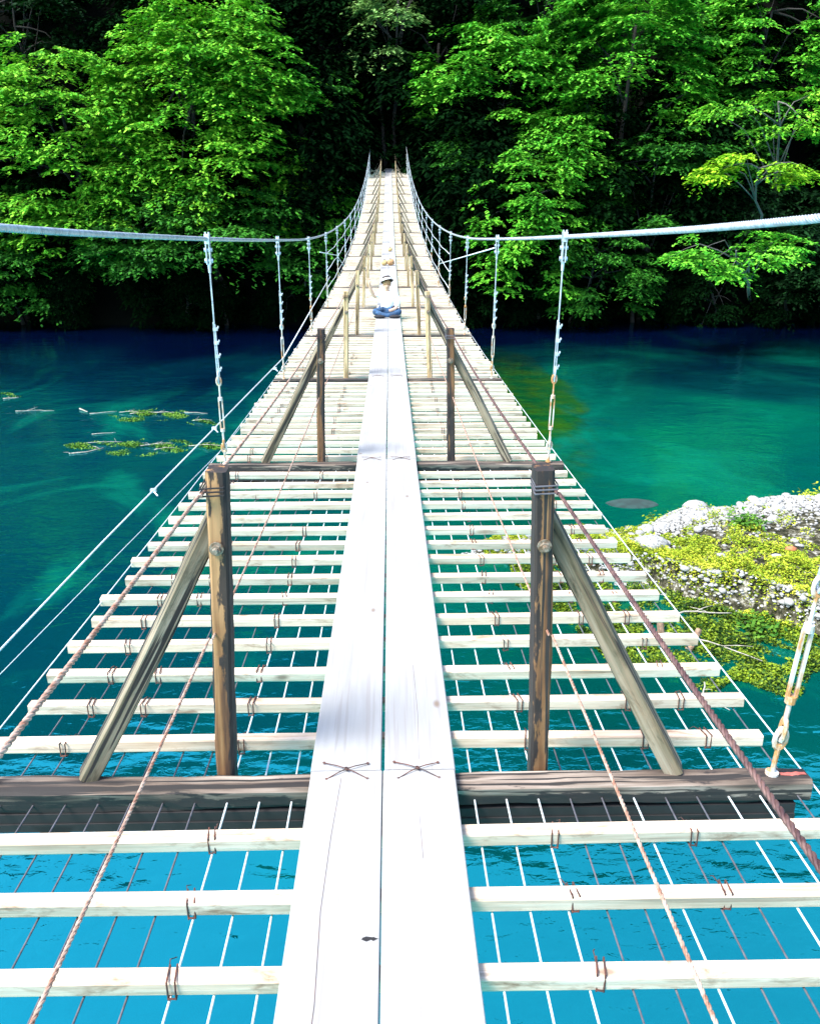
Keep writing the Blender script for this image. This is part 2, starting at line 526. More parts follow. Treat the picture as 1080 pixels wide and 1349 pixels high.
def bank_h(x, y):
    shore = 67.0 + 1.4 * math.sin(x * .13) + 0.9 * math.sin(x * .41 + 1)
    t = y - shore
    if t < 0:
        z = -1.5 + 0.4 * max(t, -3)
    elif t < 7:
        z = -1.5 + t * 1.75
    else:
        z = 10.75 + (t - 7) * 1.36
    z += (0.7 if t > 1 else 0.2) * h2(x * 1.3, y * 1.3) + (1.6 * h2(x * .25, y * .25) if t > 10 else 0)
    if abs(x) < 3.5 and y > 70.2 and y < 76:
        z = 10.62
    elif abs(x) < 3.0 and y >= 76 and y < 90:
        z = 10.62 + (y - 76) * 0.9
    return min(z, BANK_TOP + 5 * h2(x * .12, 3))
BANK_TOP = 80.0
xs = [-260, -200, -160, -130, -105] + [i * 1.5 - 90 for i in range(121)] + [105, 130, 160, 200, 260]
ys = [60 + i * 0.9 for i in range(30)] + [88 + i * 4 for i in range(26)] + [210, 260]
grid_obj('far_bank_hillside', xs, ys, bank_h, M['forest_soil'])

# forest mass on the hillside above the trees that can be told apart
rng = np.random.default_rng(5)
n = 46000
fx = rng.uniform(-130, 130, n)
fy = 84 + 70 * rng.random(n) ** 1.0
fz = np.array([bank_h(a, b) for a, b in zip(fx, fy)]) + rng.uniform(0.5, 6.5, n)
cen = np.stack([fx, fy, fz], 1)
az = rng.uniform(0, 6.28, n)
U = np.stack([np.cos(az), np.sin(az), rng.uniform(-.4, .4, n)], 1) * rng.uniform(.7, 1.7, (n, 1))
V = np.stack([-np.sin(az), np.cos(az), rng.uniform(-.4, .4, n)], 1) * rng.uniform(.5, 1.2, (n, 1))
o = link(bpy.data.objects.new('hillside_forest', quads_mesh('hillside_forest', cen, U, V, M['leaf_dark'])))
tag(o, 'dense dark green forest covering the steep hillside behind the shore trees', 'forest', kind='stuff')

# ---- gravel bar on the right
def lerp_tab(x, tab):
    if x <= tab[0][0]: return tab[0][1]
    for (a, b), (c, d) in zip(tab, tab[1:]):
        if x <= c:
            return b + (d - b) * (x - a) / (c - a)
    return tab[-1][1]
FRONT = [(1.5, 22.6), (3, 22.4), (4.7, 21.9), (6.5, 20.6), (8.7, 18.7), (12, 16.2), (24, 9.0)]
BACK = [(1.5, 22.9), (2.6, 23.4), (4, 24.1), (6.2, 23.5), (8.6, 24.5), (13, 25.5), (24, 29)]
TOPZ = [(1.5, -.05), (2.6, .12), (4, .3), (6, .55), (8.5, .85), (24, 1.2)]
def sstep(t):
    t = max(0, min(1, t))
    return t * t * (3 - 2 * t)
def bar_h(x, y):
    f = lerp_tab(x, FRONT) + .18 * math.sin(x * 3.1)
    b = lerp_tab(x, BACK) + .2 * math.sin(x * 2.3 + 1)
    top = lerp_tab(x, TOPZ)
    up = sstep((y - f + .25) / .5)
    dn = sstep((b - y + .5) / 1.3)
    z = -0.45 + (top + .45) * min(up, dn)
    if y < f + .2:
        z = max(z, -0.25 + 0.2 * sstep((y - (f - 5)) / 5))
    return z + .03 * h2(x * 5, y * 5) * (1 if z > 0 else .4) + (0.05 * h2(x * 1.6, y * 1.6) if z > 0.1 else 0)
bar = grid_obj('gravel_bar', [1.2 + i * .2 for i in range(115)], [12 + i * .2 for i in range(95)], bar_h, M['bar_ground'])

def ico(seed, sub=1, squash=0.7, jit=0.18):
    import bmesh
    bm = bmesh.new()
    bmesh.ops.create_icosphere(bm, subdivisions=sub, radius=1)
    rg = random.Random(seed)
    ax = (rg.uniform(.8, 1.3), rg.uniform(.7, 1.0), squash * rg.uniform(.8, 1.1))
    for v in bm.verts:
        s = 1 + rg.uniform(-jit, jit)
        v.co = Vector((v.co.x * ax[0], v.co.y * ax[1], v.co.z * ax[2])) * s
    V_ = [tuple(v.co) for v in bm.verts]
    F_ = [tuple(v.index for v in f.verts) for f in bm.faces]
    bm.free()
    return V_, F_
stone_me = []
for i in range(8):
    v, f = ico(i, 2, .7, .09)
    stone_me.append(MB().add(v, f).mesh('stone', M['stone'], True))
rg = random.Random(11)
cnt = 0
while cnt < 285:
    x = rg.uniform(2.6, 13.5)
    f, b = lerp_tab(x, FRONT), lerp_tab(x, BACK)
    mode = rg.random()
    if mode < .42:
        y = f + rg.uniform(-.28, .22)                 # the wall of stones at the edge
        s = rg.uniform(.06, .13)
    elif mode < .9:
        if x < 6.5 and rg.random() < .6: continue
        y = b - abs(rg.gauss(0, 1.3)) - .1
        if y < f: continue
        s = rg.uniform(.07, .2)
    else:
        y = rg.uniform(f + .3, max(f + .4, b - .3))
        s = rg.uniform(.08, .18)
    z = bar_h(x, y)
    if z < -.15: continue
    o = bpy.data.objects.new('stone', stone_me[cnt % 8])
    o.location = (x, y, z + s * .2)
    o.scale = (s, s, s * rg.uniform(.7, 1.05))
    o.rotation_euler = (rg.uniform(-.3, .3), rg.uniform(-.3, .3), rg.uniform(0, 6.28))
    link(o, bar)
    cnt += 1
for (x, y, s) in ((6.85, 21.35, .36), (7.2, 24.0, .33), (9.9, 24.3, .36), (8.9, 24.1, .3)):
    o = bpy.data.objects.new('stone', stone_me[2])
    o.location = (x, y, bar_h(x, y) + s * .3)
    o.scale = (s, s, s)
    link(o, bar)
o = bpy.data.objects.new('red_stone', MB().add(*ico(3, 1)).mesh('red_stone', M['red_stone'], True))
o.location = (10.1, 20.4, bar_h(10.1, 20.4) + .05); o.scale = (.2, .16, .16)
link(o, bar)
o['label'] = 'rust red stone'
# pebbles: too small to pick apart
PB = [ico(40 + i, 1, .7, .12) for i in range(4)]
pb = MB()
pv, pf = [], []
for i in range(15000):
    x = rg.uniform(2.0, 14)
    f, b = lerp_tab(x, FRONT), lerp_tab(x, BACK)
    if rg.random() < .2:
        y = f + rg.gauss(-.05, .24)
    else:
        y = b - abs(rg.gauss(0, 1.2)) + .25
        if y < f: continue
    s = rg.uniform(.025, .075)
    z = bar_h(x, y)
    if z < -.12: continue
    v, fc = PB[i % 4]
    ca, sa = math.cos(i), math.sin(i)
    o_ = len(pv)
    pv.extend([(x + s * (a * ca - c_ * sa), y + s * (a * sa + c_ * ca), z + s * .35 + s * d) for a, c_, d in v])
    pf.extend([(a + o_, b_ + o_, c_ + o_) for a, b_, c_ in fc])
pb.v, pb.f = pv, pf
tag(pb.obj('pebbles', M['stone'], bar, True), 'pale pebbles packed between the stones', kind='stuff')

# low plants on the bar
def patch_noise(x, y, s=1.0):
    return .5 + .5 * math.sin(x * 1.3 * s + 1.7 * math.sin(y * .9 * s)) * math.sin(y * 1.1 * s + 1.3 * math.sin(x * .7 * s + 2))
def cover(name, n, sampler, size, mat, seed, tilt=.5):
    rgn = np.random.default_rng(seed)
    pts = []
    r_ = random.Random(seed)
    while len(pts) < n:
        q = sampler(r_)
        if q: pts.append(q)
    cen = np.array(pts, np.float32)
    az = rgn.uniform(0, 6.28, n)
    s = rgn.uniform(.5, 1.2, (n, 1)) * size
    nz = unit(np.stack([rgn.normal(0, tilt, n), rgn.normal(0, tilt, n), np.ones(n)], 1))
    d = np.stack([np.cos(az), np.sin(az), np.zeros(n)], 1)
    U = unit(d - nz * (d * nz).sum(1, keepdims=True)) * s
    V = np.cross(nz, U) * .6
    return quads_mesh(name, cen, U, V, mat)
def s_moss(r):
    x = r.uniform(2.6, 14.5)
    f, b = lerp_tab(x, FRONT), lerp_tab(x, BACK)
    u = r.betavariate(1.1, 1.6)
    y = f - (.45 if x > 7.2 else .1) + (b - f) * u
    k = patch_noise(x * 2.3, y * 2.3) * .5 + patch_noise(x * 5.1 + 2, y * 4.3) * .5
    need = .38 + (.34 * min(1, max(0, (u - .25) * 2.2)) if x > 7.0 else .0)
    if k * .75 + r.random() * .35 < need: return None
    return (x, y, bar_h(x, y) + r.uniform(.0, .03 + .30 * k * k * (1.5 if u < .3 else .8)))
o = link(bpy.data.objects.new('ground_cover', cover('ground_cover', 80000, s_moss, .036, M['moss'], 3)))
tag(o, 'yellow green moss and low plants growing over the gravel bar', 'ground cover', kind='stuff')
def s_weed(r):
    x = r.uniform(3.2, 14)
    f = lerp_tab(x, FRONT)
    lo = lerp_tab(x, [(3.2, 20.8), (4.2, 18.2), (5.0, 16.3), (7.5, 15.3), (9.2, 15.8), (15, 12)])
    if lo > f: return None
    y = lo + (f - .15 - lo) * r.random()
    y += .35 * math.sin(x * 3.7) * (1 - (y - lo) / (f - lo))
    k = patch_noise(x * 1.9, y * 1.9) * .45 + patch_noise(x * 4.6 + 3, y * 4.1) * .55
    if k + r.random() * .35 < .62: return None
    return (x, y, max(0.004, bar_h(x, y)) + r.uniform(.0, 1) ** 1.5 * (.05 + .42 * k * k * patch_noise(x * 3, y * 3)))
o = link(bpy.data.objects.new('water_weeds', cover('water_weeds', 60000, s_weed, .042, M['weed'], 4)))
tag(o, 'tangled green water weeds floating in front of the gravel bar', 'water weed', kind='stuff')

# ------------------------------------------------------------------ trees
def lumpy(rgn, k=9):
    D = unit(rgn.normal(size=(k, 3)))
    A = rgn.uniform(-.16, .22, k)
    return lambda d: 1 + (np.exp(4 * ((d @ D.T) - 1)) * A).sum(1)

def crown_mesh(name, seed, rx, ry, rz, boughs, per, nleaf, leaf, L, mat, front=.6, droop=.35, low=-.75):
    """crown of flat leaf sprays laid in tiers along boughs; returns mesh and bough tips"""
    rgn = np.random.default_rng(seed)
    if mat.name != 'deep_shade_leaves':
        boughs = max(4, int(boughs * .85)); L *= 1.18; leaf *= 1.12; nleaf = int(nleaf * 1.15)
    lum = lumpy(rgn)
    bd = []
    while len(bd) < boughs:
        d = rgn.normal(size=3)
        d /= np.linalg.norm(d)
        if d[2] < low: continue
        if d[1] > .25 and rgn.random() < front: continue
        bd.append(d)
    bd = np.array(bd)
    rad = np.array([rx, ry, rz])
    tips = bd * rad * lum(bd)[:, None] * .9
    P = boughs * per
    b = np.repeat(np.arange(boughs), per)
    r = rgn.uniform(.30, 1.04, P) ** .6
    d = unit(bd[b] + rgn.normal(0, .10, (P, 3)))
    c = d * rad * (lum(d) * r)[:, None]
    c[:, 2] += rgn.normal(0, .12, P) * rz * .15
    c[:, 2] = np.where(rgn.random(P) < .5, np.round(c[:, 2] / 1.15) * 1.15 + rgn.normal(0, .10, P), c[:, 2])
    az0 = np.arctan2(d[:, 1], d[:, 0]) + rgn.normal(0, .5, P)
    Lp = L * rgn.uniform(.55, 1.25, P)
    tiltx = rgn.normal(0, .16, P)
    K = 7
    k = rgn.integers(0, K, (P, nleaf))
    twj = rgn.normal(0, .12, (P, K))
    phi = az0[:, None] + (k / (K - 1) - .5) * 2.5 + np.take_along_axis(twj, k, 1)
    twl = rgn.uniform(.55, 1.0, (P, K))
    t = rgn.random((P, nleaf)) ** .65 * np.take_along_axis(twl, k, 1)
    lat = rgn.normal(0, .07, (P, nleaf)) * (1.2 - t)
    lx = np.cos(phi) * t - np.sin(phi) * lat
    ly = np.sin(phi) * t + np.cos(phi) * lat
    side = -np.sin(az0)[:, None] * lx + np.cos(az0)[:, None] * ly
    lz = .12 - droop * t ** 2 + rgn.normal(0, .035, (P, nleaf)) + tiltx[:, None] * side
    cen = c[:, None, :] + np.stack([lx, ly, lz], 2) * Lp[:, None, None]
    cen = cen.reshape(-1, 3)
    n = len(cen)
    ph = (phi + rgn.normal(0, .6, (P, nleaf))).reshape(-1)
    tt = t.reshape(-1)
    U = np.stack([np.cos(ph), np.sin(ph), -droop * 1.3 * tt + rgn.normal(0, .22, n)], 1)
    nz = unit(np.stack([np.cos(ph) * droop * tt + rgn.normal(0, .20, n), np.sin(ph) * droop * tt + rgn.normal(0, .20, n), np.ones(n)], 1))
    V = unit(np.cross(nz, U))
    s = leaf * rgn.uniform(.6, 1.25, (n, 1))
    return quads_mesh(name, cen, unit(U) * s, V * s * .48, mat), tips

def trunk_mesh(name, base, tips, r0, seed, mat, nl=9):
    rg = random.Random(seed)
    mb = MB()
    b = Vector(base)
    top = Vector((0, 0, max(t[2] for t in tips) * .55))
    pts = [b.lerp(top, i / 7) + Vector((rg.uniform(-.2, .2), rg.uniform(-.2, .2), 0)) * (i > 0) for i in range(8)]
    mb.tube(pts, [r0 * (1 - .1 * i) for i in range(8)], 8)
    order = sorted(range(len(tips)), key=lambda i: rg.random())[:nl]
    for i in order:
        t = Vector(tips[i])
        st = pts[rg.randint(3, 7)]
        mid = st.lerp(t, .5) + Vector((rg.uniform(-.4, .4), rg.uniform(-.3, .3), (t - st).length * .16))
        path = [st, st.lerp(mid, .5) + Vector((0, 0, .1)), mid, mid.lerp(t, .5) + Vector((rg.uniform(-.2, .2), 0, .12)), t]
        mb.tube(path, [r0 * .36, r0 * .27, r0 * .19, r0 * .11, r0 * .04], 5)
    return mb.mesh(name, mat, True)

def tree(name, label, c, rr, mat, seed, boughs, per, nleaf=70, leaf=.17, L=1.7, group=None, bark='bark', base=None, cat='tree', **kw):
    """c = crown centre, rr = crown radii"""
    bx, by = (base[0], base[1]) if base else (c[0] + random.Random(seed).uniform(-.8, .8), max(c[1] + rr[1] * .5, 69.0))
    bz = bank_h(bx, by) - .3
    root = empty(name, (bx, by, bz))
    me, tips = crown_mesh('crown', seed, rr[0], rr[1], rr[2], boughs, per, nleaf, leaf, L, M[mat], **kw)
    cr = link(bpy.data.objects.new('crown', me), root)
    off = Vector(c) - root.location
    cr.location = off
    tk = link(bpy.data.objects.new('trunk', trunk_mesh('trunk', -off, tips, .10 + .028 * rr[2], seed, M[bark])), root)
    tk.location = off
    tag(root, label, cat, group)
    return root

SH = 'broadleaf trees on the far bank'
tree('maple_tree', 'largest lime green broad domed tree left of the bridge, reaching the picture top', (-13.2, 66.5, 13.2), (7.0, 4.0, 8.2), 'leaf_lime', 21, 74, 9, 80, .17, 1.9, SH)
tree('maple_tree', 'yellow green spreading tree at the left edge of the picture', (-22.2, 66, 10.6), (6.6, 4.0, 7.0), 'leaf_lime', 22, 62, 9, 80, .17, 1.9, SH)
tree('maple_tree', 'mid green lower tree hanging over the water below the large left tree', (-13.2, 64.8, 5.6), (8.2, 3.2, 3.9), 'leaf_green', 23, 56, 8, 80, .16, 1.9, SH, low=-.4)
tree('maple_tree', 'rounded green tree on the right shoulder of the large left tree', (-9.3, 67.5, 15.2), (3.6, 3.0, 5.0), 'leaf_fresh', 24, 30, 8, 80, .16, 1.7, SH)
tree('maple_tree', 'small bright tree just left of the far bridge end', (-4.9, 67.2, 7.2), (3.0, 2.0, 2.5), 'leaf_fresh', 25, 17, 7, 75, .15, 1.5, SH)
tree('maple_tree', 'feathery small tree in the dark gap left above the bridge end', (-4.8, 70, 16.0), (2.0, 1.6, 1.2), 'leaf_green', 26, 6, 5, 75, .15, 1.6, SH)
tree('maple_tree', 'low spray of green leaves under the left main cable', (-5.9, 64, 2.6), (1.7, 1.2, 1.1), 'leaf_green', 27, 7, 5, 75, .13, 1.1, SH)
tree('maple_tree', 'pale green sprays at the picture top straight above the bridge end', (1.0, 72, 21.6), (3.2, 2.4, 2.6), 'leaf_pale', 28, 12, 6, 75, .17, 2.0, SH)
tree('maple_tree', 'pale layered boughs right above the bridge end', (-0.4, 72, 17.4), (2.2, 1.8, 2.4), 'leaf_pale', 29, 8, 4, 70, .16, 1.8, SH)
tree('maple_tree', 'bright rounded tree right of and above the bridge end', (7.4, 70, 16.6), (5.6, 3.4, 4.0), 'leaf_fresh', 30, 38, 8, 80, .17, 1.8, SH)
tree('beech_tree', 'darker tree with bluish round leaves below the bright one right of the bridge end', (7.6, 68.5, 11.0), (5.2, 2.6, 2.4), 'leaf_green', 31, 26, 7, 85, .13, 1.6, SH)
tree('beech_tree', 'leafy tree leaning low over the water behind the third right hanger', (10.0, 64, 6.2), (3.9, 2.6, 5.4), 'leaf_fresh', 32, 38, 8, 85, .15, 1.4, SH)
tree('beech_tree', 'low dense green tree touching the water right of the bridge', (14.6, 64.5, 3.6), (4.0, 2.4, 3.0), 'leaf_green', 33, 28, 8, 80, .13, 1.4, SH)
tree('maple_tree', 'small dark green bush of leaves between the hangers right of the bridge', (3.6, 66, 3.0), (1.3, 1.0, 1.3), 'leaf_green', 34, 7, 5, 70, .13, 1.0, SH)
tree('maple_tree', 'dim green sprays beside the right cable near the bridge end', (3.4, 69, 7.8), (1.7, 1.3, 1.2), 'leaf_green', 35, 6, 5, 70, .13, 1.2, SH)
tree('elm_tree', 'tallest airy bright green tree on the right half of the picture', (17.2, 69, 16.6), (6.2, 3.8, 7.0), 'leaf_fresh', 36, 60, 8, 80, .16, 1.8, SH)
tree('elm_tree', 'stepped boughs reaching left from the tallest right tree', (12.6, 67.5, 11.6), (4.6, 2.6, 3.3), 'leaf_fresh', 37, 24, 6, 80, .16, 1.8, SH)
tree('elm_tree', 'dense green tree beneath the tallest tree on the right', (19.0, 67, 9.6), (5.4, 3.0, 3.8), 'leaf_green', 38, 30, 7, 80, .16, 1.8, SH)
tree('elm_tree', 'green tree in the top right corner of the picture', (27.5, 71, 19.0), (5.4, 3.6, 5.2), 'leaf_fresh', 39, 32, 7, 80, .17, 1.9, SH)
tree('maple_tree', 'tree with bare pale limbs and bright yellow leaf sprays at the right edge', (22.6, 57.5, 10.0), (3.6, 1.9, 1.5), 'leaf_yellow', 40, 9, 5, 90, .14, 1.5, SH, bark='pale_bark', base=(28.5, 69.5))
tree('maple_tree', 'green branch tier above the yellow sprays at the right edge', (25.6, 63, 14.0), (4.2, 2.2, 2.4), 'leaf_lime', 41, 12, 5, 80, .14, 1.6, SH, bark='pale_bark', base=(29.5, 70.5))
tree('maple_tree', 'lowest green sprays over the water under the right main cable', (20.3, 53.5, 5.6), (4.6, 1.9, 1.5), 'leaf_fresh', 42, 13, 6, 80, .14, 1.3, SH, bark='pale_bark', base=(27.5, 68.0))
tree('elm_tree', 'dull green tree behind the lowest sprays at the right edge', (26.5, 66.5, 6.0), (4.4, 2.6, 4.2), 'leaf_dark', 43, 26, 7, 80, .16, 1.7, SH)
tree('maple_tree', 'dark green tree in the top left corner', (-27.0, 73, 20.5), (5.2, 3.4, 4.0), 'leaf_dark', 44, 30, 7, 80, .17, 1.8, SH)

for k, (lb, c, rr, mt) in enumerate((
    ('mid green tree behind and left of the tallest right tree', (11.5, 73, 20.5), (4.6, 3, 3.4), 'leaf_green'),
    ('green tree filling the gap under the stepped boughs on the right', (14.5, 70, 8.0), (3.6, 2.4, 2.8), 'leaf_green'),
    ('green tree between the tallest right tree and the top right corner', (22.6, 73, 20.0), (3.6, 3, 3.6), 'leaf_green'),
    ('green tree behind the bare pale limbs at the right edge', (24.5, 70, 12.5), (4.2, 2.6, 3.4), 'leaf_green'),
    ('dark green tree above the dark gap left of the bridge end', (-8.0, 76, 22.0), (3.4, 3, 3.0), 'leaf_dark'),
    ('green tree low at the left edge under the main cable', (-27.0, 66.5, 5.0), (5.2, 2.8, 4.4), 'leaf_green'),
    ('dark leafy tree just right of the dark opening at the bridge end', (3.6, 74, 13.6), (2.6, 2, 2.2), 'leaf_dark'),
    ('dim tree low at the right edge over dark water', (31.5, 66, 5.4), (4.6, 2.8, 4.2), 'leaf_dark'))):
    tree('elm_tree', lb, c, rr, mt, 80 + k, int(8 + rr[0] * rr[2] * 1.5), 7, 80, .16, 1.8, SH)

# trees behind, deep shade put into their leaf colour: built once, copied
DG = 'dark trees in the shade of the forest'
protos = []
for i in range(3):
    rt = tree('cedar_tree', 'evergreen with deep shade put into its nearly black leaf colour, behind the leafy shore trees', (-40 + 3 * i, 72, 12), (4.6, 3.6, 6.4), 'leaf_deep', 60 + i, 44, 7, 60, .24, 2.1, DG, droop=.6)
    protos.append(rt)
def place(root, loc, rz, s):
    r = root.copy()
    link(r)
    r.location = loc
    r.rotation_euler = (0, 0, rz)
    r.scale = (s, s, s)
    for ch in root.children:
        c = ch.copy()
        link(c, r)
    return r
rg = random.Random(77)
spots = [(-37, 72), (-31, 75), (-25, 71), (-19, 75), (-14, 72), (-9, 74), (-6.5, 70.2), (-4.5, 76), (4.6, 76), (6.5, 70.5), (10, 74), (14, 71), (19, 75), (23, 71.5), (28, 75), (33, 71), (38, 75), (-28, 80), (-17, 81), (-6, 83), (0, 93), (6, 83), (16, 81), (26, 81), (36, 82), (-2, 84), (2.5, 86), (44, 72), (-44, 73)]
for i, (x, y) in enumerate(spots):
    p_ = protos[i % 3]
    if i < 3:
        p_.location = (x, y, bank_h(x, y) - .5)
        continue
    place(p_, (x, y, bank_h(x, y) - .5), rg.uniform(-.6, .6), rg.uniform(.8, 1.15))

rg = random.Random(31)
for k in range(26):
    x = -45 + 3.7 * k + rg.uniform(-1, 1)
    if abs(x) < 3.2: continue
    place(protos[k % 3], (x, 66.6 + rg.uniform(-.6, .8), -.6 + rg.uniform(0, 1.2)), rg.uniform(0, 6), rg.uniform(.42, .6))  # small shade-coloured copies added to blacken the strip above the far waterline

# ------------------------------------------------------------------ the bridge
bridge = empty('suspension_bridge', (0, 0, 0))
tag(bridge, 'long narrow timber suspension bridge with two bleached planks over open slats above turquoise water', 'bridge')
BY = [-1.85, 2.44, 6.78, 10.9, 15.08, 19.2] + [19.2 + 4.2 * i for i in range(1, 13)]
BY = [y for y in BY if y < 70.5]
PW = .2345

# slats
slat_me = []
for i in range(6):
    v, f = timber(2.78 + .02 * (i % 3), .048, .044, .004, 5, .0010, i, 0, True, .003)
    slat_me.append(MB().add(v, f).mesh('slat', M['slat']))
rg = random.Random(8)
slat_y = []
for a, b in zip(BY, BY[1:]):
    nn = 15 if b - a > 4.25 else 15
    for k in range(1, nn + 1):
        y = a + (b - a) * k / (nn + 1)
        if y > .7: slat_y.append(y)
for i, y in enumerate(slat_y):
    o = bpy.data.objects.new('slat', slat_me[rg.randrange(6)])
    y += rg.uniform(-.012, .012)
    o.location = (rg.uniform(-.022, .022), y, deck(y) - .036 - .024)
    o.rotation_euler = (math.atan(dslope(y)), rg.uniform(-.003, .003), rg.uniform(-.006, .006) + (math.pi if rg.random() < .5 else 0))
    link(o, bridge)

# planks: two rows, butted over every beam
rg = random.Random(9)
for s in (-1, 1):
    for a, b in zip(BY, BY[1:]):
        L = math.hypot(b - a, deck(b) - deck(a)) - .005
        v, f = timber(L, PW + rg.uniform(-.003, .002), .034, .003, 10, .0004, rg.randint(0, 99), 1, True, .0012)
        ym = (a + b) / 2
        # follow the sag of the deck
        v = [(q[0], q[1], q[2] + (deck(ym + q[1]) - (deck(a) + (deck(b) - deck(a)) * ((ym + q[1] - a) / (b - a))))) for q in v]
        o = MB().add(v, f).obj('plank', M['plank'], bridge, False, (s * (PW / 2 + .0022), ym, (deck(a) + deck(b)) / 2 - .017))
        o.rotation_euler = (math.atan((deck(b) - deck(a)) / (b - a)), 0, rg.uniform(-.0007, .0007))
    # star of tie wires on every joint near the camera
for s in (-1, 1):
    for k, y in enumerate(BY[1:4]):
        mb = MB()
        z = deck(y) + .003
        cx = s * (PW / 2 + .0022) + (.0 if s < 0 else -.006)
        for a, r_ in ((24, .075), (155, .085), (212, .075), (330, .08)):
            ex, ey = cx + math.cos(R(a)) * r_, y + math.sin(R(a)) * r_ * 1.15
            mb.tube([(cx, y, z + .006), ((cx * .6 + ex * .4), y * .6 + ey * .4, z + .006), (ex, ey, z), (ex, ey, z - .02)], .0018, 5)
            mb.ring((ex, ey, z + .0005), (0, 0, 1), .004, .0015, 8, 4)
        mb.ring((cx, y, z + .006), (0.3, 0, 1), .007, .0022, 8, 5)
        mb.tube([(cx - .004, y, z + .006), (cx + .003, y - .014, z + .012)], .0018, 5)
        mb.obj('tie_star', M['tie'], bridge)

# two long splits and a knot hole in the near planks
for pts, wd in (([(-.135, 2.40), (-.150, 2.1), (-.158, 1.8), (-.150, 1.5), (-.160, 1.2)], .0009), ([(.118, 2.38), (.112, 2.2), (.116, 2.0)], .0007), ([(.12, 2.50), (.125, 2.8), (.118, 3.2)], .0008)):
    MB().tube([(x_, y_, deck(y_) + .0004) for x_, y_ in pts], wd, 4).obj('split', M['tie'], bridge)
mb = MB()
n_ = 14
kz = deck(1.70) + .0015
mb.add([(-.030 + .024 * math.cos(6.283 * k / n_) * (1 + .3 * math.sin(k * 5.1)), 1.70 + .006 * math.sin(6.283 * k / n_) * (1 + .5 * math.sin(k * 3.3)), kz + .0004 * (k % 2)) for k in range(n_)], [tuple(range(n_))])
mb.obj('knot_hole', M['steel_dark'], bridge)

# cross beams with the steel angle under them
for i, y in enumerate(BY):
    v, f = timber(2.83, .088, .076, .010, 26, .0045, 300 + i, 0, True, .002)
    # eroded corners
    o = MB().add(v, f).obj('cross_beam', M['beam'], bridge, True, (0, y, deck(y) - .036 - .038))
    o.data.polygons.foreach_set('use_smooth', [False] * len(o.data.polygons))
    zz = deck(y) - .036 - .079
    mb = MB()
    mb.box((0, y - .02, zz - .032), (2.74, .05, .05))
    mb.box((0, y - .047, zz - .058), (2.74, .006, .03))
    for s in (-1, 1):
        mb.add([(s * 1.08 - .07, y - .05, zz - .05), (s * 1.08 + .07, y - .05, zz - .05), (s * 1.08, y - .05, zz - .13),
                (s * 1.08 - .07, y + .0, zz - .05), (s * 1.08 + .07, y + .0, zz - .05), (s * 1.08, y + .0, zz - .13)],
               [(0, 1, 2), (5, 4, 3), (0, 3, 4, 1), (1, 4, 5, 2), (2, 5, 3, 0)])
    mb.obj('under_beam', M['steel_dark'], bridge)

# deck wires under the slats
def deck_path(x, off, a=.6, b=69.5, st=1.0):
    ys = [a + st * i for i in range(int((b - a) / st) + 1)]
    return [(x, y, deck(y) + off) for y in ys]
tone = [1, 1, 1, 0, 0, 1, 0, 0, 1, 1, 0]
for s in (-1, 1):
    for k in range(11):
        x = s * (.30 + .105 * k)
        lt = tone[k] if s > 0 else (1 if k < 3 or k > 9 else 0)
        if k == 10: x = s * 1.37
        MB().tube(deck_path(x, -.036 - .055), .0034 if lt else .0030, 6).obj('deck_wire', M['wire'] if lt else M['darkwire'], bridge, True)
for s in (-1, 1):
    MB().tube([(s * 1.425, y, deck(y) - .06) for y in range(0, 70)], .0032, 6).obj('edge_wire', M['wire'], bridge, True)

# wire ties round the slats
tie_v = MB()
for dx in (-.009, .009):
    pts = [(dx, -.027, -.028), (dx, .027, -.028), (dx, .028, .024), (dx * 1.1, -.028, .024)]
    tie_v.tube(pts, .0026, 5, closed=True)
tie_v.tube([(-.009, -.028, -.026), (.011, -.030, -.022)], .0026, 5)
tie_v.tube([(.008, -.02, .026), (.014, .06, .012), (.006, .10, -.02)], .0016, 4)
tie_me = tie_v.mesh('wire_tie', M['tie'])
rg = random.Random(15)
nt_ = 0
for i, y in enumerate(slat_y):
    if y > 14: break
    for x in ((-.51, .51, -.93, .93, -1.14, 1.14) if y > 2.3 else (-.51, .51, .93, -1.2)):
        if rg.random() < (.12 if y < 6 else .3) + (.45 if abs(x) == .93 else 0): continue
        if y > 6.8 and abs(x) in (.93,): continue
        o = bpy.data.objects.new('wire_tie', tie_me)
        o.location = (x + rg.uniform(-.012, .012) + (.018 if x > 0 else 0), y, deck(y) - .036 - .024)
        o.rotation_euler = (math.atan(dslope(y)), 0, rg.uniform(-.2, .2))
        if rg.random() < .5: o.scale = (-1, 1, 1)
        link(o, bridge)
        nt_ += 1

# hand rail posts, braces
def bolt_mesh():
    mb = MB()
    mb.tube([(0, 0, 0), (0, -.008, 0)], [.022, .022], 16)
    mb.tube([(0, -.008, 0), (0, -.02, 0)], [.015, .015], 6)
    mb.tube([(0, -.02, 0), (0, -.034, 0)], [.010, .008], 10)
    return mb.mesh('bolt', M['bolt'], False)
bolt_me = bolt_mesh()
sb = MB().tube([(0, 0, 0), (0, -.012, 0)], [.013, .011], 8).mesh('lower_bolt', M['steel_dark'])
post_me, post_me_pale, brace_me = [], [], []
for i in range(4):
    v, f = timber(1.22, .060, .080, .008, 22, .0020, 500 + i, 2, False, .004)
    post_me.append(MB().add(v, f).mesh('post', M['post']))
    post_me_pale.append(MB().add(v, f).mesh('post', M['post_pale']))
for i in range(3):
    v, f = timber(.90, .075, .060, .006, 16, .0018, 540 + i, 2, False, .007)
    brace_me.append(MB().add(v, f).mesh('brace', M['brace']))
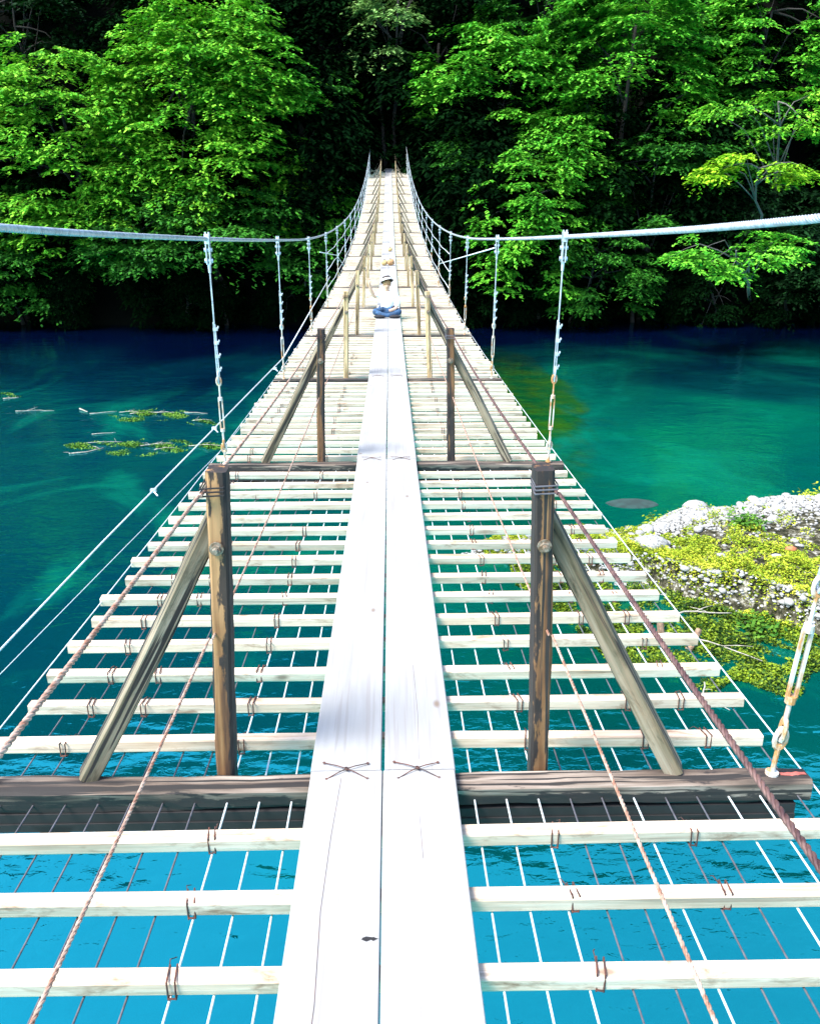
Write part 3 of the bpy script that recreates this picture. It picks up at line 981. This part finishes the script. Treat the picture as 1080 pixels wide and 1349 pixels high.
for i, y in enumerate(BY):
    for s in (-1, 1):
        z0 = deck(y) - .036 - .17
        xb = s * .53 + .0
        o = bpy.data.objects.new('post', (post_me if i < 3 else post_me_pale)[(i + (s > 0)) % 4])
        o.location = (xb, y + .09, z0)
        o.rotation_euler = (-.005, -s * .030 + (.004 * math.sin(i * 3.1 + s)), (0 if s < 0 else math.pi))
        if s > 0: o.rotation_euler = (.005, .030, math.pi)
        link(o, bridge)
        if i < 3: o['label'] = 'brown square hand rail post with one black weathered edge'
        if y < 45:
            b_ = bpy.data.objects.new('bolt', bolt_me)
            b_.location = (0, -.046 if s < 0 else .046, 1.035 - .02)
            b_.rotation_euler = (0, 0, 0 if s < 0 else math.pi)
            b_.location = (0.0, (-.040 if s < 0 else .040), .98)
            link(b_, o)
        if y < 8:
            b_ = bpy.data.objects.new('lower_bolt', sb)
            b_.location = (0, (-.040 if s < 0 else .040), .055)
            b_.rotation_euler = (0, 0, 0 if s < 0 else math.pi)
            link(b_, o)
        # brace from the beam up to the post
        p0 = Vector((s * .985, y + .04, deck(y) - .04))
        p1 = Vector((s * .50, y + .165, deck(y) + .86))
        br = bpy.data.objects.new('brace', brace_me[(i + (s > 0)) % 3])
        br.location = p0
        d = p1 - p0
        br.rotation_euler = d.to_track_quat('Z', 'Y').to_euler()
        br.scale = (1, 1, d.length / .90)
        link(br, bridge)

# hand ropes
def rail_pts(s, h, a, b, sag=.02):
    out = []
    za, zb = deck(a) + h, deck(b) + h
    for k in range(9):
        t = k / 8
        out.append((s * .525, a + (b - a) * t, za + (zb - za) * t - sag * 4 * t * (1 - t)))
    return out
for s in (-1, 1):
    for h, nm in ((.955, 'upper_hand_rope'), (.485, 'lower_hand_rope')):
        mb = MB()
        for a, b in zip(BY, BY[1:]):
            pts = rail_pts(s, h, a + .02, b + .02, .025 if a > 0 else .03)
            if a < 0:
                pts = [(p[0] * (1.01 if h > .6 else 1.02), p[1], p[2] + (.06 * (1 - (p[1] - a) / (b - a)))) for p in pts]
                pts = [p for p in pts if p[1] > .3]
            if a < 7:
                strand_rope(mb, pts, 0.0060 if h > .6 else .0046, 3, .045, .006, 5, False)
            else:
                mb.tube(pts, .0045, 5)
        mb.obj(nm, M['mauve'] if (h > .6 and s > 0) else M['copper'], bridge, True)
    # rope wraps round the post heads
    for y in BY[1:4]:
        mb = MB()
        z = deck(y) + .955
        for k in range(3):
            zz = z + .012 * (k - 1)
            mb.tube([(s * .497 - .034, y + .045, zz), (s * .497 + .034, y + .045, zz + .003), (s * .497 + .034, y + .136, zz), (s * .497 - .034, y + .136, zz + .004)], .0028, 5, closed=True)
        mb.obj('rope_wrap', M['steel_dark'] if s < 0 else M['darkwire'], bridge)

# main cables
HT = [(-3, 1.92), (0, 1.82), (2.45, 1.745), (6.8, 1.70), (10.9, 1.635), (15.1, 1.535), (19.2, 1.475), (26, 1.41), (37, 1.33), (54, 1.30), (66, 1.42), (70.4, 1.56)]
def cab(s, y):
    # flares outward towards the near tower
    x = 1.28 + .012 * max(0, 8 - y) + .006 * max(0, 6.8 - y) ** 1.4 + (.0 if s < 0 else .03)
    return Vector((s * x, y, deck(y) + lerp_tab(y, HT) - .018 + (.012 if s > 0 else 0)))
for s in (-1, 1):
    mb = MB()
    ny = [-.5 + .35 * i for i in range(44)]
    # smooth the height table
    def cp(y):
        q = Vector((0, 0, 0))
        for d_, w_ in ((-1.6, .2), (-.8, .2), (0, .2), (.8, .2), (1.6, .2)):
            q += cab(s, y + d_) * w_
        q.y = y
        return q
    strand_rope(mb, [cp(y) for y in ny if y < 8.1], .0158, 6, .13, .008, 6, True)
    strand_rope(mb, [cp(y) for y in ny if y > 7.7], .0155, 6, .13, .016, 5, True)
    mb.tube([cp(y) for y in np.arange(ny[-1], 70.3, 1.0)] + [cab(s, 70.4)], .0165, 8)
    mb.tube([cab(s, 70.4), (s * 1.5, 76, 12.2), (s * 1.7, 84, 14.5)], .0165, 8)
    mb.obj('main_cable', M['galv'], bridge, True)

# hangers
def hanger_parts():
    """unit hanger, length 1 along +Z from the beam; returns list of (name, MB, mat)"""
    out = []
    eye = MB()
    eye.tube([(0, 0, -.01), (0, 0, .062)], .0085, 8)
    eye.ring((0, 0, .078), (0, 1, 0), .019, .0085, 12, 6)
    eye.tube([(0, 0, .0), (0, 0, .006)], .022, 12)
    out.append(('eye_bolt', eye, M['rust']))
    sh = MB()
    sh.ring((0, 0, .098), (1, 0, 0), .017, .0075, 12, 6, 1.3, (0, 0, 1))
    sh.tube([(0, 0, .11), (0, 0, .16)], .0085, 8)
    out.append(('shackle', sh, M['rust']))
    tb = MB()
    for x in (-.013, .013):
        tb.box((x, 0, .235), (.009, .014, .14))
    tb.tube([(0, 0, .155), (0, 0, .17)], .017, 10)
    tb.tube([(0, 0, .30), (0, 0, .315)], .017, 10)
    tb.tube([(0, 0, .30), (0, 0, .37)], .0065, 8)
    tb.ring((0, 0, .388), (0, 1, 0), .018, .007, 12, 6)
    out.append(('turnbuckle', tb, M['rust']))
    for z in (.44, .50, .56, .62):
        c = MB()
        c.box((.006, 0, z), (.034, .018, .014))
        c.tube([(.024, 0, z + .004), (.030, 0, z + .012)], .006, 6)
        c.tube([(.006, .012, z), (.006, -.014, z)], .009, 8)
        out.append(('rope_clip', c, M['galv']))
    cl = MB()
    cl.box((-.012, 0, .945), (.007, .05, .10))
    cl.box((.012, 0, .945), (.007, .05, .10))
    cl.tube([(-.03, 0, .91), (.03, 0, .91)], .009, 8)
    cl.tube([(-.03, 0, .955), (.03, 0, .955)], .008, 8)
    cl.tube([(0, 0, .86), (0, 0, .90)], [.011, .014], 8)
    cl.box((0, 0, 1.0), (.036, .055, .040))
    cl.tube([(-.012, 0, 1.015), (-.012, 0, 1.028)], .007, 6)
    cl.tube([(.012, 0, 1.015), (.012, 0, 1.028)], .007, 6)
    out.append(('cable_clamp', cl, M['galv']))
    return out
HP = [(nm, mb.mesh(nm, mt, False)) for nm, mb, mt in hanger_parts()]
rope = MB()
strand_rope(rope, [(0, 0, .64), (0, 0, .90)], .0062, 6, .07, .01, 4, True)
strand_rope(rope, [(.008, 0, .41), (.005, 0, .64)], .0058, 6, .07, .01, 4, False)
strand_rope(rope, [(-.008, 0, .41), (-.005, 0, .65)], .0058, 6, .07, .01, 4, False)
rope.ring((0, 0, .405), (1, 0, 0), .018, .006, 12, 5, 1.5, (0, 0, 1))
rope_me = rope.mesh('hanger', M['galv'], True)
frp = MB().tube([(0, 0, 0), (0, 0, 1)], .0075, 6)
for z in (.1, .44, .5, .56, .62, .92):
    frp.box((.004, 0, z), (.034, .022, .02))
frp.box((0, 0, .98), (.05, .05, .07))
far_me = frp.mesh('hanger', M['galv'])
for i, y in enumerate(BY):
    if y < 0: continue
    for s in (-1, 1):
        bot = Vector((s * 1.285 + (.01 if s > 0 else 0), y, deck(y) - .036))
        top = cab(s, y)
        if i == 1:
            top = top
        d = top - bot
        o = bpy.data.objects.new('hanger', rope_me if y < 36 else far_me)
        o.location = bot
        o.rotation_euler = d.to_track_quat('Z', 'Y').to_euler()
        o.rotation_euler.z = 0
        o.scale = (1, 1, d.length)
        o.rotation_mode = 'QUATERNION'
        qx = Vector((0, 0, 1)).rotation_difference(d)
        o.rotation_quaternion = qx
        link(o, bridge)
        if i == 1 and s > 0:
            o['label'] = 'nearest right hanger with a rusty turnbuckle and thimble'
        if y < 36:
            for nm, me in HP:
                c = bpy.data.objects.new(nm, me)
                link(c, o)
# paint left on the beam end beside the near right hanger
v, f = timber(.085, .014, .003, .001, 6, .004, 4)
MB().add(v, f).obj('paint_patch', M['paint_red'], bridge, False, (1.365, BY[1], deck(BY[1]) - .036 + .0022))

# wind guys and side wires
def guy(name, pts, r, m='wire'):
    return MB().tube(pts, r, 6).obj(name, M[m], bridge, True)
g1 = [(-1.25, 19.7, 7.78), (-1.275, 10.9, 7.63), (-1.536, 7.4, 7.6), (-1.70, 4.94, 7.6), (-1.77, 3.63, 7.6), (-1.9, 1.6, 7.6)]
mb = MB()
strand_rope(mb, g1[1:], .0064, 3, .07, .016, 5, False)
mb.tube(g1[:2], .0075, 6)
mb.obj('wind_guy_cable', M['wire'], bridge, True)
guy('thin_guy_wire', [(-1.30, 12.5, deck(12.5) - .06), (-1.42, 7.4, deck(7.4) - .06), (-1.56, 5.0, 7.57), (-1.724, 3.5, 7.55), (-1.86, 1.6, 7.55)], .0022)
for p in ((-1.52, 7.6, 7.6), (-1.63, 5.9, 7.6), (-1.30, 10.2, 7.625)):
    mb = MB()
    mb.box((p[0], p[1], p[2] + .004), (.04, .03, .024))
    mb.tube([(p[0], p[1], p[2]), (p[0] + .04, p[1] - .05, p[2] - .02)], .006, 5)
    mb.obj('guy_clip', M['galv'], bridge)
guy('wind_guy_cable', [(1.30, 11.06, 8.91), (1.30, 22.9, 7.80), (1.32, 27, 7.2)], .008)
guy('wind_guy_cable', [(-1.27, 17.3, 8.45), (-1.27, 22.9, 8.0), (-1.3, 27, 7.4)], .009)
for s in (-1, 1):
    for h in (.35, .72, 1.05):
        guy('side_wire', [(s * 1.285, y, deck(y) + h + .02 * math.sin(y * 1.5 + h * 9)) for y in np.arange(19.2, 70, 1.4)], .0065)
    0 and guy('handrail_stay', [(s * 1.3, 15.1, deck(15.1) + 1.40), (s * 2.6, 34, 8.3), (s * 5, 66, 8.5)], .006)

# far tower
for s in (-1, 1):
    v, f = timber(8.5, .22, .22, .02, 6, .006, 7, 2, False)
    MB().add(v, f).obj('tower_post', M['tower'], bridge, False, (s * 1.42, 70.6, 3.9))
v, f = timber(3.4, .5, .3, .02, 6, .01, 9, 0)
MB().add(v, f).obj('landing_sill', M['beam'], bridge, False, (0, 70.4, deck(70.3) - .25))

# ------------------------------------------------------------------ people
def skin_obj(name, joints, edges, mat, parent, root=0, sub=2):
    me = bpy.data.meshes.new(name)
    me.from_pydata([j[0] for j in joints], edges, [])
    o = bpy.data.objects.new(name, me)
    o.data.materials.append(mat)
    link(o, parent)
    bpy.context.view_layer.objects.active = o
    md = o.modifiers.new('skin', 'SKIN')
    md.use_smooth_shade = True
    if not me.skin_vertices:
        with bpy.context.temp_override(object=o, active_object=o):
            bpy.ops.mesh.customdata_skin_add()
    for i, j in enumerate(joints):
        r_ = j[1]
        me.skin_vertices[0].data[i].radius = (r_, r_) if not hasattr(r_, '__len__') else r_
        me.skin_vertices[0].data[i].use_root = (i == root)
    sb_ = o.modifiers.new('sub', 'SUBSURF')
    sb_.levels = sub
    sb_.render_levels = sub
    return o

def ball(mb, c, r, nu=16, nv=10, zmin=-1.0, zmax=1.0, f=None):
    vs, fs = [], []
    for j in range(nv + 1):
        z = zmin + (zmax - zmin) * j / nv
        rr = math.sqrt(max(0, 1 - z * z))
        for i in range(nu):
            a = 2 * math.pi * i / nu
            p = [c[0] + r[0] * rr * math.cos(a), c[1] + r[1] * rr * math.sin(a), c[2] + r[2] * z]
            vs.append(f(p) if f else p)
    for j in range(nv):
        for i in range(nu):
            k = (i + 1) % nu
            fs.append((j * nu + i, j * nu + k, (j + 1) * nu + k, (j + 1) * nu + i))
    fs.append(tuple(range(nu))[::-1]); fs.append(tuple(nv * nu + i for i in range(nu)))
    mb.add(vs, fs)

def seated(loc,  label, trousers, wave, hat, hair, bow=0.0, arms='down', grp=None, shirt='white_cloth', scale=1.0, rz=0.0):
    """a person sitting cross legged, facing -Y (towards the camera)"""
    p = empty('person', loc)
    p.scale = (scale,) * 3
    p.rotation_euler = (0, 0, rz)
    tag(p, label, 'person', grp)
    hy, hz = -.03 - bow * .18, .665 - bow * .05
    J = [((0, 0.03, .10), (.13, .10)), ((0, 0.02, .28), (.12, .09)), ((0, 0, .46), (.14, .09)), ((0, -.01, .535), (.055, .05)),
         ((0, hy * .7, hz - .10), (.045, .05)), ((0, hy, hz), (.075, .092)), ((0, hy, hz + .06), (.068, .08)),
         ((-.17, 0, .49), .05), ((.17, 0, .49), .05)]
    E_ = [(0, 1), (1, 2), (2, 3), (3, 4), (4, 5), (5, 6), (2, 7), (2, 8)]
    def chain(start, pts):
        prev = start
        for q in pts:
            J.append(q); E_.append((prev, len(J) - 1)); prev = len(J) - 1
        return prev
    if wave:
        h = chain(7, [((-.27, -.03, .42), .042), ((-.34, -.08, .56), .034), ((-.38, -.12, .70), .026), ((-.39, -.13, .75), (.036, .018))])
        hb = Vector((-.39, -.13, .76))
        for k, (dx, dz) in enumerate(((-.035, .06), (-.014, .075), (.008, .075), (.028, .062))):
            chain(h, [(tuple(hb + Vector((dx * .6, 0, dz * .35))), .011), (tuple(hb + Vector((dx, -.005, dz))), .009)])
        chain(h, [(tuple(hb + Vector((.045, -.005, .0))), .011), (tuple(hb + Vector((.062, -.01, .022))), .009)])
    else:
        chain(7, [((-.24, -.06, .32), .042), ((-.16, -.24, .20), .032), ((-.08, -.30, .17), (.035, .022)), ((-.03, -.32, .165), (.028, .016))])
    chain(8, [((.25, -.06, .32), .042), ((.19, -.24, .20), .032), ((.10, -.30, .17), (.035, .022)), ((.04, -.32, .165), (.028, .016))])
    # crossed legs
    for s in (-1, 1):
        chain(0, [((s * .12, 0, .09), .085), ((s * .27, -.20, .12), .058), ((s * .12, -.30, .065), .045), ((-s * .05, -.32, .05), .034), ((-s * .13, -.34, .04), (.035, .026))])
    skin_obj('body', J, E_, M['skin'], p)
    # shirt
    SJ = [((0, 0.03, .10), (.155, .125)), ((0, 0.02, .28), (.145, .115)), ((0, 0, .46), (.165, .11)), ((0, -.01, .53), (.07, .065)),
          ((-.18, 0, .49), .065), ((.18, 0, .49), .065), ((.25, -.055, .34), .055), ((.21, -.19, .235), .048)]
    SE = [(0, 1), (1, 2), (2, 3), (2, 4), (2, 5), (5, 6), (6, 7)]
    if wave:
        SJ += [((-.26, -.028, .43), .055)]
        SE += [(4, 8)]
    else:
        SJ += [((-.24, -.055, .34), .055), ((-.18, -.19, .235), .048)]
        SE += [(4, 8), (8, 9)]
    skin_obj('shirt', SJ, SE, M[shirt], p)
    TJ = [((0, .03, .10), (.15, .12))]
    TE = []
    for s in (-1, 1):
        for q in (((s * .13, 0, .10), .10), ((s * .285, -.20, .13), .072), ((s * .12, -.31, .075), .058), ((-s * .03, -.33, .06), .045)):
            TJ.append(q)
            TE.append((0 if q[0][1] == 0 else len(TJ) - 2, len(TJ) - 1))
    skin_obj('trousers', TJ, TE, M[trousers], p)
    for s in (-1, 1):
        mb = MB()
        ball(mb, (-s * .16, -.34, .04), (.13, .06, .042), 12, 8)
        mb.obj('shoe', M['black_cloth'], p, True)
    # face
    fc = MB()
    for s in (-1, 1):
        ball(fc, (s * .028, hy - .088, hz + .02), (.011, .006, .007), 8, 6)
    fc.obj('eyes', M['black_cloth'], p, True)
    fn = MB()
    ball(fn, (0, hy - .095, hz - .01), (.012, .016, .02), 8, 6)
    for s in (-1, 1):
        ball(fn, (s * .076, hy, hz + .005), (.012, .018, .028), 8, 6)
    fn.obj('nose_and_ears', M['skin'], p, True)
    mo = MB()
    ball(mo, (0, hy - .088, hz - .045), (.022, .008, .005), 8, 6)
    mo.obj('mouth', M['red_stone'], p, True)
    hr = MB()
    ball(hr, (0, hy + (.02 if not bow else -.02), hz + .045), (.088, .10 if not bow else .125, .085), 18, 12, -.35 if not bow else -.5, 1.0)
    hr.obj('hair', M[hair], p, True)
    if hat:
        hm = empty('hat', (.005, hy + .02, hz + .088), p)
        hm.rotation_euler = (-.38, -.22, 0)
        mb = MB()
        n = 24
        vs, fs = [], []
        prof = [(.09, 0), (.138, -.008), (.140, -.002), (.102, .008), (.098, .06), (.085, .095), (.04, .088), (.005, .078)]
        for r_, z_ in prof:
            for k in range(n):
                a = 2 * math.pi * k / n
                vs.append((r_ * math.cos(a), r_ * 1.08 * math.sin(a), z_))
        for j in range(len(prof) - 1):
            for k in range(n):
                k2 = (k + 1) % n
                fs.append((j * n + k, j * n + k2, (j + 1) * n + k2, (j + 1) * n + k))
        mb.add(vs, fs)
        mb.obj('crown_and_brim', M['hat'], hm, True)
        mb = MB()
        vs, fs = [], []
        for z_ in (.010, .052):
            for k in range(n):
                a = 2 * math.pi * k / n
                vs.append((.106 * math.cos(a), .106 * 1.08 * math.sin(a), z_))
        for k in range(n):
            fs.append((k, (k + 1) % n, n + (k + 1) % n, n + k))
        mb.add(vs, fs)
        mb.obj('hat_band', M['hat_band'], hm, True)
    return p

PY = 17.15
seated((-.02, PY + .25, deck(PY + .25) + .003), 'person in dark hat, white shirt and blue jeans sitting cross legged, one arm raised', 'jeans', True, True, 'brown_hair', scale=.88)
def bundle(label, x, y, wd, ht, mat):
    root = empty('bag', (x, y, deck(y) + .002))
    tag(root, label, 'bag', 'small tan things lying on the planks')
    mb = MB()
    ball(mb, (0, 0, ht * .48), (wd / 2, wd * .42, ht * .5), 20, 14, -.92, 1.0, lambda p: [p[0] * (1 + .06 * math.sin(9 * p[2] / ht)), p[1], max(.0, p[2] + .012 * math.sin(p[0] * 40) * math.cos(p[1] * 31))])
    mb.obj('pouch', M[mat], root, True)
    mb = MB()
    mb.ring((0, 0, ht * .93), (0, 0, 1), wd * .14, .008, 12, 5)
    mb.tube([(-wd * .12, 0, ht * .93), (-wd * .1, 0, ht * 1.12), (wd * .1, 0, ht * 1.12), (wd * .12, 0, ht * .93)], .006, 5)
    mb.obj('handle', M['hat'], root, True)
bundle('left, yellower of the two small tan bundles side by side behind the person', -.125, 28.6, .19, .17, 'tan_hair')
bundle('right, browner and larger of the two small bundles side by side on the planks', .075, 28.6, .23, .20, 'brown_hair')
bundle('single small tan bundle lying farthest away on the planks', .06, 33.0, .16, .14, 'tan_hair')
# ------------------------------------------------------------------ floating things, driftwood, shrubs
def stick(name, label, pts, r, parent=None, m='drift', grp=None, cat='driftwood', tw=0, seed=0):
    rg = random.Random(seed)
    mb = MB()
    P = [Vector(p) for p in pts]
    fine = []
    for a, b in zip(P, P[1:]):
        for k in range(4):
            fine.append(a.lerp(b, k / 4) + Vector((rg.uniform(-1, 1), rg.uniform(-1, 1), rg.uniform(-.4, .4))) * r * .8)
    fine.append(P[-1])
    n_ = len(fine)
    if grp == GF or label is None: r *= .62
    mb.tube(fine, [r * (1 - .6 * i / n_) for i in range(n_)], 6)
    for k in range(tw):
        b = fine[rg.randint(1, n_ - 2)]
        d = Vector((rg.uniform(-1, 1), rg.uniform(-1, 1), rg.uniform(0, .4))).normalized() * rg.uniform(.3, .7) * (P[-1] - P[0]).length * .4
        mb.tube([b, b + d * .5 + Vector((0, 0, .02)), b + d], [r * .45, r * .35, r * .15], 5)
    o = mb.obj(name, M[m], parent, True)
    if label: tag(o, label, cat, grp)
    return o

def wp(x, y, z=0.02):
    return (x, y, z)
GF = 'branches floating left of the bridge'
stick('driftwood_stick', 'forked white stick floating at the left edge of the picture', [wp(-17.0, 39.7), wp(-16.2, 39.9), wp(-15.3, 39.8)], .035, tw=3, seed=1, grp=GF)
stick('driftwood_stick', 'short thick pale stick floating left of the longer straight one', [wp(-14.3, 40.1, .04), wp(-13.7, 39.5, .03)], .07, seed=2, grp=GF)
stick('driftwood_stick', 'straight white stick touching the left end of the upper weed raft', [wp(-13.5, 39.2), wp(-12.4, 39.6)], .035, seed=3, grp=GF)
stick('driftwood_stick', 'thin grey stick trailing right from the upper weed raft', [wp(-9.3, 39.4), wp(-8.2, 39.1)], .035, seed=4, grp=GF)
stick('driftwood_stick', 'thin white stick lying between the two weed rafts', [wp(-12.3, 35.6), wp(-11.4, 35.9)], .03, seed=5, grp=GF)
stick('driftwood_stick', 'bent stick floating left of the lower weed raft', [wp(-12.3, 32.8), wp(-11.7, 33.0), wp(-11.2, 33.6)], .05, tw=2, seed=6, grp=GF)
stick('driftwood_stick', 'light twig at the far left beside a floating leaf patch', [wp(-18.6, 42.3), wp(-18.0, 42.6)], .05, tw=1, seed=7, grp=GF)
def raft(label, cx, cy, rx, ry, n, seed, size=.055, sticks=3):
    root = empty('weed_raft', (cx, cy, 0))
    tag(root, label, 'floating weeds', 'weed rafts floating on the river')
    def smp(r):
        a, q = r.uniform(0, 6.28), r.random() ** .6
        x, y = math.cos(a) * rx * q, math.sin(a) * ry * q
        k = patch_noise(x * 2.2 + seed, y * 2.2)
        if k < r.uniform(.45, .95): return None
        return (x, y, r.uniform(-.01, .02 + .16 * k * (1 - q)))
    link(bpy.data.objects.new('foliage', cover('foliage', n, smp, size, M['weed2'], seed, .6)), root)
    rg = random.Random(seed)
    for k in range(sticks):
        a = rg.uniform(-.5, .5)
        c = Vector((rg.uniform(-rx * .4, rx * .5), rg.uniform(-ry * .4, ry * .4), .06))
        d = Vector((math.cos(a), math.sin(a) * .5, .03)) * rg.uniform(.4, .9)
        stick('twig', None, [tuple(c - d), tuple(c + Vector((0, 0, .05))), tuple(c + d)], .028, root, tw=2, seed=seed + k)
M['weed2'] = leaf_mat('floating_leaves', (0.02, 0.09, 0.008), (0.11, 0.22, 0.02), 0.2, 0.2)
raft('upper weed raft floating left of the bridge, bushy and bright at its left end', -10.9, 38.9, 2.0, 1.2, 1500, 1)
raft('lower weed raft left of the bridge, nearest to the camera', -9.6, 33.7, 1.9, 1.3, 1200, 2)
raft('small weed raft close beside the guy cable', -7.3, 33.7, .9, .6, 420, 3, sticks=1)
raft('thin flat weed streak left of the lower raft', -11.8, 34.0, 1.1, .6, 350, 5, .07, 1)
raft('leaf patch floating at the left picture edge', -18.8, 43.0, .9, .7, 300, 6, sticks=0)
raft('wisp of weeds right of the upper raft under the cable', -7.9, 37.6, .9, .6, 260, 7, sticks=1)

o = MB().add(*ico(90, 2, .3, .05)).obj('boulder', M['dark_stone'], None, True, (7.8, 26.7, -.02))
o.scale = (1.0, .7, .30)
tag(o, 'flat dark boulder just breaking the water off the gravel bar', 'boulder')

GD = 'driftwood caught in the weeds by the gravel bar'
stick('driftwood_branch', 'long pale straight branch lying on the water weeds beside a stub', [(5.9, 18.3, .16), (6.9, 18.5, .24), (8.0, 18.5, .2)], .03, tw=3, seed=11, grp=GD)
stick('driftwood_branch', 'curved thin branch running from the slats down through the weeds', [(4.9, 16.7, .12), (5.4, 17.3, .22), (6.2, 17.5, .22), (7.0, 17.2, .18), (7.9, 16.4, .12)], .026, tw=2, seed=12, grp=GD)
stick('driftwood_branch', 'thin twig sinking into dark water at the lower edge of the weeds', [(6.4, 15.6, .1), (6.2, 15.1, .05), (6.6, 14.7, .02)], .018, tw=2, seed=13, grp=GD)
stick('driftwood_log', 'short brown stump standing up left among the water weeds', [(6.05, 17.95, .02), (6.12, 18.15, .34)], .11, m='bark2', seed=14, grp=GD) if False else None
M['log'] = plain('brown_log', (0.24, 0.15, 0.09), 0.9, 0, 0.6, 9.0)
for (lb, p) in (('short brown log end sticking up among the weeds, left of two', [(6.15, 17.8, .0), (6.12, 18.0, .42)]), ('short brown log end leaning in the weeds, right of two', [(6.55, 17.1, .0), (6.85, 17.4, .36)])):
    mb = MB().tube([p[0], ((p[0][0] + p[1][0]) / 2 + .01, (p[0][1] + p[1][1]) / 2, (p[0][2] + p[1][2]) / 2), p[1]], [.085, .08, .068], 10)
    tag(mb.obj('driftwood_log', M['log'], None), lb, 'log', GD)

def shrub(label, x, y, r, h, n, mat='moss', seed=0):
    root = empty('shrub', (x, y, bar_h(x, y)))
    tag(root, label, 'shrub', 'small plants on the gravel bar')
    rgn = np.random.default_rng(seed)
    c = rgn.normal(0, 1, (n, 3)) * [r * .5, r * .5, h * .3] + [0, 0, h * .65]
    c[:, 2] = np.maximum(c[:, 2], .03)
    az = rgn.uniform(0, 6.28, n)
    U = np.stack([np.cos(az), np.sin(az), rgn.normal(0, .3, n)], 1) * .07
    V = np.stack([-np.sin(az), np.cos(az), rgn.normal(0, .3, n)], 1) * .04
    link(bpy.data.objects.new('leaves', quads_mesh('leaves', c.astype(np.float32), U, V, M[mat])), root)
    mb = MB()
    for k in range(6):
        q = c[k * 3 % n]
        mb.tube([(0, 0, -.03), (q[0] * .4, q[1] * .4, q[2] * .5), tuple(q)], .006, 4)
    mb.obj('stem', M['bark'], root)
shrub('round yellow green bush on the far edge of the gravel bar', 10.5, 25.3, .55, .5, 520, 'moss', 1)
shrub('small upright sprig at the water edge left of the white boulders', 7.8, 24.2, .25, .5, 160, 'moss', 2)
shrub('bright bush at the right picture edge behind the stones', 13.6, 25.9, .7, .6, 600, 'moss', 3)
shrub('low spreading plant in the middle of the mossy bar', 9.7, 22.4, .5, .25, 300, 'weed2', 4)
shrub('leafy plant at the near foot of the stone bank', 8.5, 18.0, .5, .3, 380, 'weed2', 5)
